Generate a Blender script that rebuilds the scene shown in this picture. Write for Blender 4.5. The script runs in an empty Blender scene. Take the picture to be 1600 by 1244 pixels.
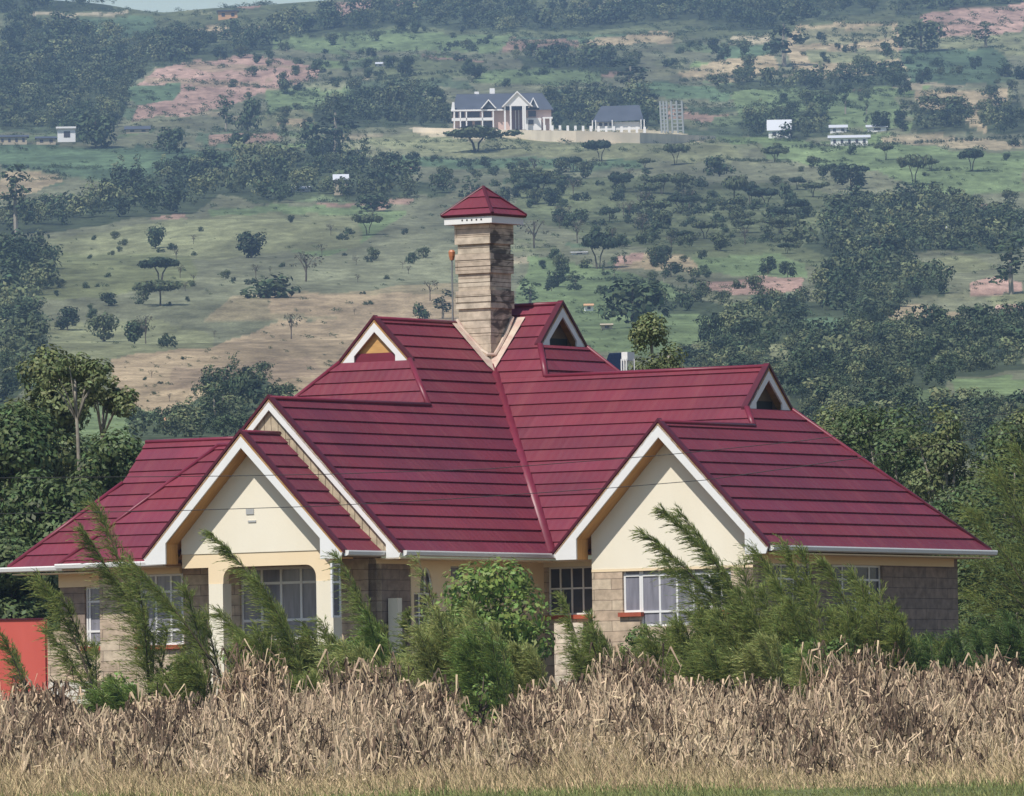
import bpy, math, random
import numpy as np
from mathutils import Matrix, Vector
R = math.radians
random.seed(11); rng = np.random.default_rng(11)
sc = bpy.context.scene
col = sc.collection

# ---------------------------------------------------------------- camera
F = 15337.4; YH = 1250.15; ROLL = .0160; EYE = 1.6
PITCH = math.atan((YH - 622) / F)
CP, SP, CR, SR = math.cos(PITCH), math.sin(PITCH), math.cos(ROLL), math.sin(ROLL)
AX, AY, AZ = Vector((1, 0, 0)), Vector((0, CP, SP)), Vector((0, -SP, CP))
cam_d = bpy.data.cameras.new('camera'); cam = bpy.data.objects.new('camera', cam_d); col.objects.link(cam)
cx_, cy_ = AX * CR - AZ * SR, AX * SR + AZ * CR
m = Matrix.Identity(4)
for i in range(3):
    m[i][0], m[i][1], m[i][2] = cx_[i], cy_[i], -AY[i]
m[2][3] = EYE
cam.matrix_world = m
cam_d.sensor_width = 36; cam_d.lens = F / 1600 * 36
cam_d.clip_start = .5; cam_d.clip_end = 9000
sc.camera = cam

# ---------------------------------------------------------------- sky, sun, exposure
SUN_EL = R(54); SUN_AZ = (-.57, -.82)            # horizontal direction towards the sun
w = bpy.data.worlds.new('World'); sc.world = w; w.use_nodes = True
nt = w.node_tree; bg = nt.nodes['Background']
sky = nt.nodes.new('ShaderNodeTexSky'); sky.sky_type = 'NISHITA'; sky.sun_disc = False
sky.sun_elevation = SUN_EL; sky.sun_rotation = math.atan2(SUN_AZ[0], SUN_AZ[1])
sky.altitude = 1900; sky.air_density = 1.6; sky.dust_density = .8
nt.links.new(sky.outputs[0], bg.inputs[0]); bg.inputs[1].default_value = .085
sd = bpy.data.lights.new('sun', 'SUN'); sd.energy = 3.9; sd.angle = R(.5); sd.color = (1, .955, .88)
sun = bpy.data.objects.new('sun', sd); col.objects.link(sun)
hn = math.hypot(*SUN_AZ)
to_sun = Vector((SUN_AZ[0] / hn * math.cos(SUN_EL), SUN_AZ[1] / hn * math.cos(SUN_EL), math.sin(SUN_EL)))
sun.rotation_euler = to_sun.to_track_quat('Z', 'Y').to_euler()
sun.location = (-60, -90, 150)
sc.view_settings.view_transform = 'Standard'; sc.view_settings.look = 'None'
sc.view_settings.gamma = 1; sc.view_settings.exposure = .24
sc.cycles.use_denoising = True
sc.cycles.max_bounces = 6; sc.cycles.diffuse_bounces = 4; sc.cycles.volume_bounces = 1
sc.cycles.transparent_max_bounces = 8

# ---------------------------------------------------------------- projection maths (photo pixels of the 1600x1244 picture)
def ray(px, py):
    dx, dy = px - 800, py - 622
    x = dx * CR - dy * SR; y = dx * SR + dy * CR
    return AX * x + AY * F - AZ * y
def at(px, py, dist):
    d = ray(px, py); t = dist / d.y
    return Vector((0, 0, EYE)) + d * t
def project(x, y, z):
    z = z - EYE
    dy = y * CP + z * SP; dz = -y * SP + z * CP
    X = F * x / dy; Y = -F * dz / dy
    return 800 + X * CR + Y * SR, 622 - X * SR + Y * CR
def ppm(dist): return F / dist

# ---------------------------------------------------------------- terrain heights
_r = [0, 60, 150, 230, 262, 300, 450, 700, 900, 1150, 1450, 2000, 2480, 2560, 3000, 3500, 3650, 4300, 6000]
_y = [None, None, 1250, 1092, 1068, 1030, 880, 735, 655, 570, 490, 330, 216, 203, 100, 0, -30, None, None]
_h = []
for r0, y0 in zip(_r, _y):
    _h.append(0 if y0 is None else EYE + (YH - y0) / F * r0)
_h[1] = .15; _h[-2] = _h[-3] - 70; _h[-1] = _h[-3] - 600
_rr = np.arange(0, 6001, 4.); _hh = np.interp(_rr, _r, _h)
_s = _hh.copy()
for k_, lo in ((5, 60), (9, 320), (15, 600)):
    ker = np.ones(k_) / k_; c_ = np.convolve(np.pad(_s, k_ // 2, 'edge'), ker, 'valid')
    wgt = np.clip((_rr - lo) / 100, 0, 1); _s = _s * (1 - wgt) + c_ * wgt
_hh = _s
def T(x, y):
    x = np.asarray(x, float); y = np.asarray(y, float)
    r = np.hypot(x, y); h = np.interp(r, _rr, _hh)
    a = np.clip((r - 420) / 600, 0, 1)
    n = (np.sin(x / 47 + 1.3 * np.sin(y / 131)) * np.sin(y / 71 + .9) + .6 * np.sin(x / 23 + y / 57 + 2) + .5 * np.sin(y / 33 - x / 90)
         + .35 * np.sin(x / 11.7 + 2 * np.sin(y / 41)) * np.sin(y / 19))
    h = h + a * (.00055 * r) * n
    # the skyline drops at the left, where the sky shows
    dip = np.exp(-((x / np.maximum(r, 1) + .0358) / .0058) ** 2)
    h = h - dip * np.clip((r - 3250) / 330, 0, 1) * 4.0
    g = np.clip((r - 3000) / 500, 0, 1); h = h + g * 2 * np.sin(x / 60)
    return h
def hit(px, py, lo=240., hi=3640.):
    d = ray(px, py); rs = np.linspace(lo, hi, 1400); t = rs / d.y
    X, Y, Z = d.x * t, d.y * t, EYE + d.z * t
    below = Z < T(X, Y)
    k = int(np.argmax(below)) if below.any() else len(rs) - 1
    k = max(k, 1); f0 = Z[k-1] - T(X[k-1], Y[k-1]); f1 = Z[k] - T(X[k], Y[k])
    q = f0 / (f0 - f1) if f0 > f1 else 0
    q = min(max(float(q), 0), 1)
    x, y = X[k-1] + q * (X[k] - X[k-1]), Y[k-1] + q * (Y[k] - Y[k-1])
    return Vector((float(x), float(y), float(T(x, y))))

# ---------------------------------------------------------------- object helpers
def tag(o, label=None, cat=None, group=None, kind=None):
    for k, v in (('label', label), ('category', cat), ('group', group), ('kind', kind)):
        if v: o[k] = v
    return o
def empty(name, loc, rz=0):
    o = bpy.data.objects.new(name, None); col.objects.link(o); o.location = loc; o.rotation_euler = (0, 0, rz)
    o.empty_display_size = .3
    return o
def link(name, me, parent=None, loc=None):
    o = bpy.data.objects.new(name, me); col.objects.link(o)
    if parent is not None: o.parent = parent
    if loc is not None: o.location = loc
    return o
class MB:
    def __init__(s): s.v = []; s.f = []
    def poly(s, pts):
        b = len(s.v); s.v += [tuple(p) for p in pts]; s.f.append(tuple(range(b, b + len(pts))))
    def box(s, a, b):
        x0, x1 = sorted((a[0], b[0])); y0, y1 = sorted((a[1], b[1])); z0, z1 = sorted((a[2], b[2]))
        k = len(s.v)
        s.v += [(x0,y0,z0),(x1,y0,z0),(x1,y1,z0),(x0,y1,z0),(x0,y0,z1),(x1,y0,z1),(x1,y1,z1),(x0,y1,z1)]
        s.f += [tuple(k + i for i in q) for q in ((3,2,1,0),(4,5,6,7),(0,1,5,4),(1,2,6,5),(2,3,7,6),(3,0,4,7))]
        return s
    def prism(s, pts, d):
        """pts: 3-D outline; d: extrusion vector"""
        n = len(pts); k = len(s.v); d = Vector(d)
        s.v += [tuple(p) for p in pts] + [tuple(Vector(p) + d) for p in pts]
        s.f.append(tuple(k + i for i in range(n))[::-1]); s.f.append(tuple(k + n + i for i in range(n)))
        for i in range(n):
            j = (i + 1) % n; s.f.append((k + i, k + j, k + n + j, k + n + i))
        return s
    def tube(s, pts, rad, n=8, flat=1.):
        pts = [Vector(p) for p in pts]
        if not hasattr(rad, '__len__'): rad = [rad] * len(pts)
        k = len(s.v)
        for i, p in enumerate(pts):
            t = (pts[min(i+1, len(pts)-1)] - pts[max(i-1, 0)])
            t = t.normalized() if t.length > 1e-9 else Vector((0, 0, 1))
            up = Vector((0, 0, 1)) if abs(t.z) < .95 else Vector((1, 0, 0))
            a = t.cross(up).normalized(); b = a.cross(t).normalized()
            for j in range(n):
                q = 2 * math.pi * j / n
                s.v.append(tuple(p + a * math.cos(q) * rad[i] + b * math.sin(q) * rad[i] * flat))
        for i in range(len(pts) - 1):
            for j in range(n):
                s.f.append((k+i*n+j, k+i*n+(j+1)%n, k+(i+1)*n+(j+1)%n, k+(i+1)*n+j))
        s.f.append(tuple(k + j for j in range(n))[::-1]); s.f.append(tuple(k + (len(pts)-1)*n + j for j in range(n)))
        return s
    def build(s, name, mat, parent=None, smooth=False, recalc=True):
        me = bpy.data.meshes.new(name); me.from_pydata(s.v, [], s.f)
        if recalc:
            import bmesh
            bm = bmesh.new(); bm.from_mesh(me); bmesh.ops.recalc_face_normals(bm, faces=bm.faces); bm.to_mesh(me); bm.free()
        if smooth: me.polygons.foreach_set('use_smooth', [True] * len(me.polygons))
        me.materials.append(mat); me.update()
        return link(name, me, parent)
def quads_mesh(name, V, mats, midx=None):
    """V: (n,4,3) array of loose quads"""
    n = len(V); me = bpy.data.meshes.new(name)
    me.vertices.add(n * 4); me.loops.add(n * 4); me.polygons.add(n)
    me.vertices.foreach_set('co', np.ascontiguousarray(V, dtype=np.float32).ravel())
    me.loops.foreach_set('vertex_index', np.arange(n * 4, dtype=np.int32))
    me.polygons.foreach_set('loop_start', np.arange(0, n * 4, 4, dtype=np.int32))
    me.polygons.foreach_set('loop_total', np.full(n, 4, dtype=np.int32))
    for mt in (mats if isinstance(mats, (list, tuple)) else [mats]): me.materials.append(mt)
    if midx is not None: me.polygons.foreach_set('material_index', np.asarray(midx, dtype=np.int32))
    me.update(calc_edges=True); me.validate()
    return me
def unit(a): return a / np.maximum(np.linalg.norm(a, axis=-1, keepdims=True), 1e-9)
def diamonds(c, ax, ay):
    return np.stack([c - ax, c - ay, c + ax, c + ay], 1)
def leaves_at(c, size, up=.35, aspect=.55, rg=rng, out=None, outw=.8):
    n = len(c); nn = rg.normal(size=(n, 3)); nn[:, 2] = np.abs(nn[:, 2]) + up
    if out is not None: nn = unit(nn) + outw * out
    nn = unit(nn); t = unit(np.cross(nn, rg.normal(size=(n, 3)))); b = np.cross(nn, t)
    s = (size * rg.uniform(.6, 1.35, n))[:, None]
    return diamonds(c, t * s, b * s * aspect)

# ---------------------------------------------------------------- materials
def mat(name, base, rough=.8, spec=.3, metal=0., var=0., scale=4., bump=0., bscale=30., bdist=.02, island=0., base2=None, stretch=(1,1,1), trans=0., coord='Object', huej=1., rib=0.):
    m = bpy.data.materials.new(name); m.use_nodes = True; nt = m.node_tree; N, L = nt.nodes, nt.links
    p = N['Principled BSDF']; p.inputs['Roughness'].default_value = rough; p.inputs['Metallic'].default_value = metal
    p.inputs['Specular IOR Level'].default_value = spec
    src = None
    tc = N.new('ShaderNodeTexCoord'); mp = N.new('ShaderNodeMapping'); mp.inputs['Scale'].default_value = stretch
    L.new(tc.outputs[coord], mp.inputs['Vector'])
    if base2 is None and (var or island): base2 = tuple(c * (1 - .55) for c in base); 
    rgb = N.new('ShaderNodeRGB'); rgb.outputs[0].default_value = (*base, 1); src = rgb.outputs[0]
    if var:
        nz = N.new('ShaderNodeTexNoise'); nz.inputs['Scale'].default_value = scale; nz.inputs['Detail'].default_value = 6
        L.new(mp.outputs[0], nz.inputs['Vector'])
        mr = N.new('ShaderNodeMapRange'); mr.inputs[1].default_value = .35; mr.inputs[2].default_value = .68
        mr.inputs[3].default_value = 0; mr.inputs[4].default_value = var; L.new(nz.outputs[0], mr.inputs[0])
        mx = N.new('ShaderNodeMix'); mx.data_type = 'RGBA'; L.new(mr.outputs[0], mx.inputs[0]); L.new(src, mx.inputs[6])
        mx.inputs[7].default_value = (*base2, 1); src = mx.outputs[2]
    if island:
        g = N.new('ShaderNodeNewGeometry'); hs = N.new('ShaderNodeHueSaturation'); L.new(src, hs.inputs['Color'])
        mr = N.new('ShaderNodeMapRange'); mr.inputs[3].default_value = 1 - island; mr.inputs[4].default_value = 1 + island
        L.new(g.outputs['Random Per Island'], mr.inputs[0]); L.new(mr.outputs[0], hs.inputs['Value'])
        m2 = N.new('ShaderNodeMath'); m2.operation = 'MULTIPLY'; m2.inputs[1].default_value = 7.31; L.new(g.outputs['Random Per Island'], m2.inputs[0])
        fr = N.new('ShaderNodeMath'); fr.operation = 'FRACT'; L.new(m2.outputs[0], fr.inputs[0])
        m3 = N.new('ShaderNodeMapRange'); m3.inputs[3].default_value = .5 - .035 * huej; m3.inputs[4].default_value = .5 + .03 * huej; L.new(fr.outputs[0], m3.inputs[0])
        L.new(m3.outputs[0], hs.inputs['Hue']); src = hs.outputs[0]
    L.new(src, p.inputs['Base Color'])
    if bump:
        nb = N.new('ShaderNodeTexNoise'); nb.inputs['Scale'].default_value = bscale; nb.inputs['Detail'].default_value = 5
        L.new(mp.outputs[0], nb.inputs['Vector']); b = N.new('ShaderNodeBump'); b.inputs['Strength'].default_value = bump; b.inputs['Distance'].default_value = bdist
        L.new(nb.outputs[0], b.inputs['Height']); L.new(b.outputs[0], p.inputs['Normal'])
    if trans:
        tr = N.new('ShaderNodeBsdfTranslucent'); L.new(src, tr.inputs['Color']); ms = N.new('ShaderNodeMixShader'); ms.inputs[0].default_value = trans
        out = N['Material Output']; L.new(p.outputs[0], ms.inputs[1]); L.new(tr.outputs[0], ms.inputs[2]); L.new(ms.outputs[0], out.inputs[0])
    return m
M = {}
M['roof'] = mat('maroon roof', (.192, .032, .050), .55, .3, var=.75, scale=.7, base2=(.150, .030, .052), island=.10, huej=.12, bump=.35, bscale=46, bdist=.012)
M['roofcap'] = mat('maroon ridge metal', (.20, .022, .045), .42, .45, var=.3, scale=3)
M['trim'] = mat('dark maroon trim', (.085, .010, .022), .45, .4)
M['white'] = mat('white paint', (.80, .79, .77), .55, .3, var=.25, scale=2.5, base2=(.66, .64, .60), bump=.1)
M['whiteboard'] = mat('white boards', (.78, .77, .74), .6, .25, var=.35, scale=3, base2=(.60, .58, .54), stretch=(.5, 1, 9), bump=.2, bscale=14)
M['cream'] = mat('cream plaster', (.86, .79, .645), .85, .15, var=.6, scale=.8, base2=(.79, .715, .56), stretch=(1.4, 1.4, .5), bump=.15, bscale=40)
M['ochre'] = mat('ochre plaster', (.87, .70, .47), .85, .15, var=.3, scale=1.3, base2=(.80, .62, .40))
M['soffit'] = mat('brown soffit boards', (.62, .33, .11), .55, .3, var=.6, scale=2.2, base2=(.42, .20, .06), stretch=(1, 6, 1))
M['ply'] = mat('plywood', (.62, .36, .13), .6, .3, var=.6, scale=3, base2=(.45, .25, .09), stretch=(1, 1, 4))
M['shadewood'] = mat('shadowed wood panel', (.24, .17, .11), .8, .2, var=.6, scale=3, base2=(.15, .10, .07))  # dark tone carries the shadow inside the gablets
M['frame'] = mat('white window frame', (.78, .77, .76), .4, .4)
M['framedull'] = mat('grey window frame', (.42, .42, .41), .4, .4)
M['glass'] = mat('window glass', (.085, .09, .11), .12, .6, var=.7, scale=1.6, base2=(.035, .035, .04))
M['curtain'] = mat('window glass with curtain', (.27, .265, .31), .18, .5, var=.8, scale=2.2, base2=(.15, .15, .18), stretch=(4, 4, .5))
M['sill'] = mat('red oxide sill', (.42, .10, .055), .6, .3, var=.3)
M['plinth'] = mat('plinth stone', (.80, .75, .66), .9, .15, var=.6, scale=2.5, base2=(.60, .53, .44), bump=.4, bscale=12)
M['red'] = mat('red painted sheet', (.70, .135, .10), .55, .3, var=.6, scale=1.1, base2=(.58, .10, .075), stretch=(2, 1, .4))
M['concrete'] = mat('flashing mortar', (.60, .50, .40), .85, .2, var=.6, scale=5, base2=(.45, .25, .22))
M['wire'] = mat('dark cable', (.03, .03, .03), .6)
M['metal'] = mat('grey metal', (.30, .30, .31), .4, .5, metal=.6)
M['orange'] = mat('orange cap', (.50, .19, .09), .4, .4)
M['bark'] = mat('bark', (.13, .10, .075), .9, .1, var=.5, scale=6, bump=.4, bscale=20)
M['palebark'] = mat('pale bark', (.34, .30, .24), .9, .1, var=.5, scale=6)
M['leafA'] = mat('tree leaves', (.090, .130, .045), .55, .35, island=.55, trans=.22)
M['leafB'] = mat('olive leaves', (.150, .180, .070), .55, .3, island=.5, trans=.2)
M['needle'] = mat('feathery needles', (.27, .315, .092), .6, .25, island=.6, trans=.5)
M['needle2'] = mat('yellow green needles', (.33, .36, .12), .55, .3, island=.45, trans=.25)
M['bush'] = mat('bright bush leaves', (.20, .28, .07), .5, .35, island=.5, trans=.3)
M['weed'] = mat('weed leaves', (.115, .175, .05), .6, .3, island=.5, trans=.25)
M['hill1'] = mat('hill foliage', (.064, .090, .046), .8, .1, island=.5)
M['hill2'] = mat('hill foliage olive', (.088, .108, .055), .8, .1, island=.45)
M['hill3'] = mat('hill foliage dark', (.036, .054, .032), .8, .1, island=.45)
M['hill4'] = mat('hill foliage light', (.165, .185, .090), .8, .1, island=.35)
M['hillgrey'] = mat('hill foliage grey', (.12, .115, .080), .8, .1, island=.4)
M['trunk'] = mat('hill trunks', (.10, .08, .06), .9, .1)
M['straw'] = mat('dry maize', (.60, .45, .295), .8, .2, island=.45, trans=.12, huej=.35)
M['straw2'] = mat('dark dry maize', (.14, .095, .065), .85, .15, island=.6, trans=.05, huej=.3)
M['grassdry'] = mat('dry grass blades', (.50, .375, .215), .75, .2, island=.6, trans=.15, huej=.5)
M['grassgreen'] = mat('green grass blades', (.25, .27, .10), .7, .2, island=.4, trans=.25)

def stone_mat(name, c1, c2, mortar, sx=.46, sz=.245, msize=.012, rough=.9, stain_shade=None):
    m = bpy.data.materials.new(name); m.use_nodes = True; nt = m.node_tree; N, L = nt.nodes, nt.links
    p = N['Principled BSDF']; p.inputs['Roughness'].default_value = rough; p.inputs['Specular IOR Level'].default_value = .15
    tc = N.new('ShaderNodeTexCoord'); sp = N.new('ShaderNodeSeparateXYZ'); L.new(tc.outputs['Object'], sp.inputs[0])
    ad = N.new('ShaderNodeMath'); L.new(sp.outputs[0], ad.inputs[0]); L.new(sp.outputs[1], ad.inputs[1])
    cb = N.new('ShaderNodeCombineXYZ'); L.new(ad.outputs[0], cb.inputs[0]); L.new(sp.outputs[2], cb.inputs[1])
    wn = N.new('ShaderNodeTexNoise'); wn.inputs['Scale'].default_value = 1.7; L.new(cb.outputs[0], wn.inputs['Vector'])
    vm = N.new('ShaderNodeVectorMath'); vm.operation = 'MULTIPLY_ADD'; vm.inputs[1].default_value = (.05, .035, 0); L.new(wn.outputs['Color'], vm.inputs[0]); L.new(cb.outputs[0], vm.inputs[2])
    br = N.new('ShaderNodeTexBrick'); br.inputs['Scale'].default_value = 1; br.inputs['Brick Width'].default_value = sx; br.inputs['Row Height'].default_value = sz
    br.inputs['Mortar Size'].default_value = msize; br.inputs['Mortar Smooth'].default_value = .3; br.inputs['Bias'].default_value = -.1
    br.inputs['Color1'].default_value = (*c1, 1); br.inputs['Color2'].default_value = (*c2, 1); br.inputs['Mortar'].default_value = (*mortar, 1)
    L.new(vm.outputs[0], br.inputs['Vector'])
    nz = N.new('ShaderNodeTexNoise'); nz.inputs['Scale'].default_value = 5; nz.inputs['Detail'].default_value = 8; L.new(tc.outputs['Object'], nz.inputs['Vector'])
    mr = N.new('ShaderNodeMapRange'); mr.inputs[1].default_value = .3; mr.inputs[2].default_value = .7; mr.inputs[3].default_value = .68; mr.inputs[4].default_value = 1.15; L.new(nz.outputs[0], mr.inputs[0])
    mx = N.new('ShaderNodeVectorMath'); mx.operation = 'SCALE'; L.new(br.outputs[0], mx.inputs[0]); L.new(mr.outputs[0], mx.inputs['Scale'])
    src = mx.outputs[0]
    if stain_shade:
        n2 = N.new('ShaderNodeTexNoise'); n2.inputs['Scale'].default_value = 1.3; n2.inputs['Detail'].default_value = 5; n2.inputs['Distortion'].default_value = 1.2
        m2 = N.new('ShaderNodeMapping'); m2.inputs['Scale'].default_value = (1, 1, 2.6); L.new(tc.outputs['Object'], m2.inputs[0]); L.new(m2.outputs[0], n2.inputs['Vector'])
        r2 = N.new('ShaderNodeMapRange'); r2.inputs[1].default_value = .50; r2.inputs[2].default_value = .60; r2.inputs[4].default_value = stain_shade[1]; L.new(n2.outputs[0], r2.inputs[0])
        # dark blotches, partly blackened stone, partly painted shade, on the chimney's right-hand face
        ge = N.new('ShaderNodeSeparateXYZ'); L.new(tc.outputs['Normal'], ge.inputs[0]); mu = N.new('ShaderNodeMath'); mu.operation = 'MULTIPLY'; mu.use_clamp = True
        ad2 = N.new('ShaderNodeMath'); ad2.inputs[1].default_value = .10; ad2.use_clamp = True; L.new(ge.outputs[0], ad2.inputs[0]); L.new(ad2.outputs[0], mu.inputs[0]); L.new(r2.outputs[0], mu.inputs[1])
        mz = N.new('ShaderNodeMix'); mz.data_type = 'RGBA'; L.new(mu.outputs[0], mz.inputs[0]); L.new(src, mz.inputs[6]); mz.inputs[7].default_value = (*stain_shade[0], 1); src = mz.outputs[2]
    L.new(src, p.inputs['Base Color'])
    b = N.new('ShaderNodeBump'); b.inputs['Strength'].default_value = .6; b.inputs['Distance'].default_value = .02
    sb = N.new('ShaderNodeMath'); sb.operation = 'SUBTRACT'; L.new(nz.outputs[0], sb.inputs[0]); L.new(br.outputs['Fac'], sb.inputs[1])
    L.new(sb.outputs[0], b.inputs['Height']); L.new(b.outputs[0], p.inputs['Normal'])
    return m
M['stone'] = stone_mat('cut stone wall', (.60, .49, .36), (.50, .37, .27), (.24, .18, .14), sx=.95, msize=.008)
M['stoneshade'] = stone_mat('shaded cut stone wall', (.33, .25, .20), (.26, .205, .17), (.15, .115, .095), sx=1.0, msize=.007)  # darker copy of the wall stone, shade put into its colour
M['chimstone'] = stone_mat('chimney stone', (.60, .51, .40), (.50, .40, .31), (.24, .18, .13), sx=1.9, sz=.2, msize=.006, stain_shade=((.10, .085, .075), .9))
M['boards'] = stone_mat('beige boards', (.56, .46, .33), (.50, .41, .29), (.26, .20, .14), sx=.20, sz=6., msize=.012)

# roof sheets: tile waves along the courses, sheet-to-sheet tone, dust streaks
def roof_detail(m):
    N, L = m.node_tree.nodes, m.node_tree.links; p = N['Principled BSDF']
    a = N.new('ShaderNodeAttribute'); a.attribute_name = 'rib'; tc = N.new('ShaderNodeTexCoord'); sp = N.new('ShaderNodeSeparateXYZ'); L.new(tc.outputs['Object'], sp.inputs[0])
    def mth(op, x, y=None):
        n = N.new('ShaderNodeMath'); n.operation = op
        for i, q in enumerate((x, y)):
            if q is None: continue
            if hasattr(q, 'links'): L.new(q, n.inputs[i])
            else: n.inputs[i].default_value = q
        return n.outputs[0]
    wv = mth('SINE', mth('MULTIPLY', a.outputs['Fac'], 2 * math.pi / .215))
    cb = N.new('ShaderNodeCombineXYZ'); L.new(mth('FLOOR', mth('DIVIDE', a.outputs['Fac'], 1.31)), cb.inputs[0]); L.new(mth('FLOOR', mth('DIVIDE', mth('SUBTRACT', sp.outputs[2], 3.3), .285)), cb.inputs[1])
    wn = N.new('ShaderNodeTexWhiteNoise'); wn.noise_dimensions = '2D'; L.new(cb.outputs[0], wn.inputs['Vector'])
    c2 = N.new('ShaderNodeCombineXYZ'); L.new(mth('MULTIPLY', a.outputs['Fac'], 2.6), c2.inputs[0]); L.new(mth('MULTIPLY', sp.outputs[2], .45), c2.inputs[1])
    nz = N.new('ShaderNodeTexNoise'); nz.inputs['Scale'].default_value = 1; nz.inputs['Detail'].default_value = 6; L.new(c2.outputs[0], nz.inputs['Vector'])
    mr = N.new('ShaderNodeMapRange'); mr.inputs[1].default_value = .5; mr.inputs[2].default_value = .8; mr.inputs[4].default_value = .30; L.new(nz.outputs[0], mr.inputs[0])
    old = p.inputs['Base Color'].links[0].from_socket
    mx = N.new('ShaderNodeMix'); mx.data_type = 'RGBA'; L.new(mr.outputs[0], mx.inputs[0]); L.new(old, mx.inputs[6]); mx.inputs[7].default_value = (.27, .085, .085, 1)
    sc_ = N.new('ShaderNodeVectorMath'); sc_.operation = 'SCALE'; L.new(mx.outputs[2], sc_.inputs[0])
    m2 = N.new('ShaderNodeMapRange'); m2.inputs[3].default_value = .91; m2.inputs[4].default_value = 1.07; L.new(wn.outputs['Value'], m2.inputs[0]); L.new(m2.outputs[0], sc_.inputs['Scale'])
    L.new(sc_.outputs[0], p.inputs['Base Color'])
    b = N.new('ShaderNodeBump'); b.inputs['Strength'].default_value = .3; b.inputs['Distance'].default_value = .012; L.new(wv, b.inputs['Height'])
    if p.inputs['Normal'].links: L.new(p.inputs['Normal'].links[0].from_socket, b.inputs['Normal'])
    L.new(b.outputs[0], p.inputs['Normal'])
roof_detail(M['roof'])

# ---------------------------------------------------------------- ground sheet
TH = [math.radians(a) for a in (-36, -28, -20, -14, -10, -8, -6.5, -5.6, -5, -4.6, -4.3)] + list(np.radians(np.linspace(-4.1, 4.1, 760))) + [math.radians(a) for a in (4.3, 4.6, 5, 5.6, 6.5, 8, 10, 14, 20, 28, 36)]
RW = list(np.linspace(20, 130, 12)) + list(np.linspace(138, 330, 70))
_e = (np.interp(np.arange(330, 3660, 2.), _rr, _hh) - EYE) / np.arange(330, 3660, 2.)
RW += list(np.interp(np.linspace(_e[0], _e[-1], 470), np.maximum.accumulate(_e), np.arange(330, 3660, 2.)))[1:] + [3700, 3800, 4000, 4300]
th = np.array(TH); rw = np.array(RW)
OY = -60.
tt, rg_ = np.meshgrid(th, rw)
GX = (rg_ - OY) * np.sin(tt); GY = OY + (rg_ - OY) * np.cos(tt)
GZ = T(GX, GY)
def inpoly(px, py, poly):
    c = np.zeros(px.shape, bool); n = len(poly); j = n - 1
    for i in range(n):
        xi, yi = poly[i]; xj, yj = poly[j]
        cond = ((yi > py) != (yj > py))
        with np.errstate(divide='ignore', invalid='ignore'):
            xx = (xj - xi) * (py - yi) / (yj - yi + 1e-12) + xi
        c ^= cond & (px < xx); j = i
    return c
PX, PY = project(GX, GY, GZ)
PXn = PX + 5 * np.sin(PY / 9 + PX / 40) + 3 * np.sin(PX / 13); PYn = PY + 2.2 * np.sin(PX / 31) + 1.4 * np.sin(PX / 11 + PY / 17)
base = np.zeros(PX.shape + (3,)); base[:] = (.152, .155, .094)
G1, G2, G3, PINK, TAN, DRY, PALE = (.148, .192, .088), (.104, .152, .082), (.074, .108, .060), (.36, .235, .185), (.36, .285, .175), (.33, .250, .155), (.46, .39, .26)
LAWN = (.190, .195, .105); WOOD = (.060, .075, .040); SCRUB = (.115, .130, .066)
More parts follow.
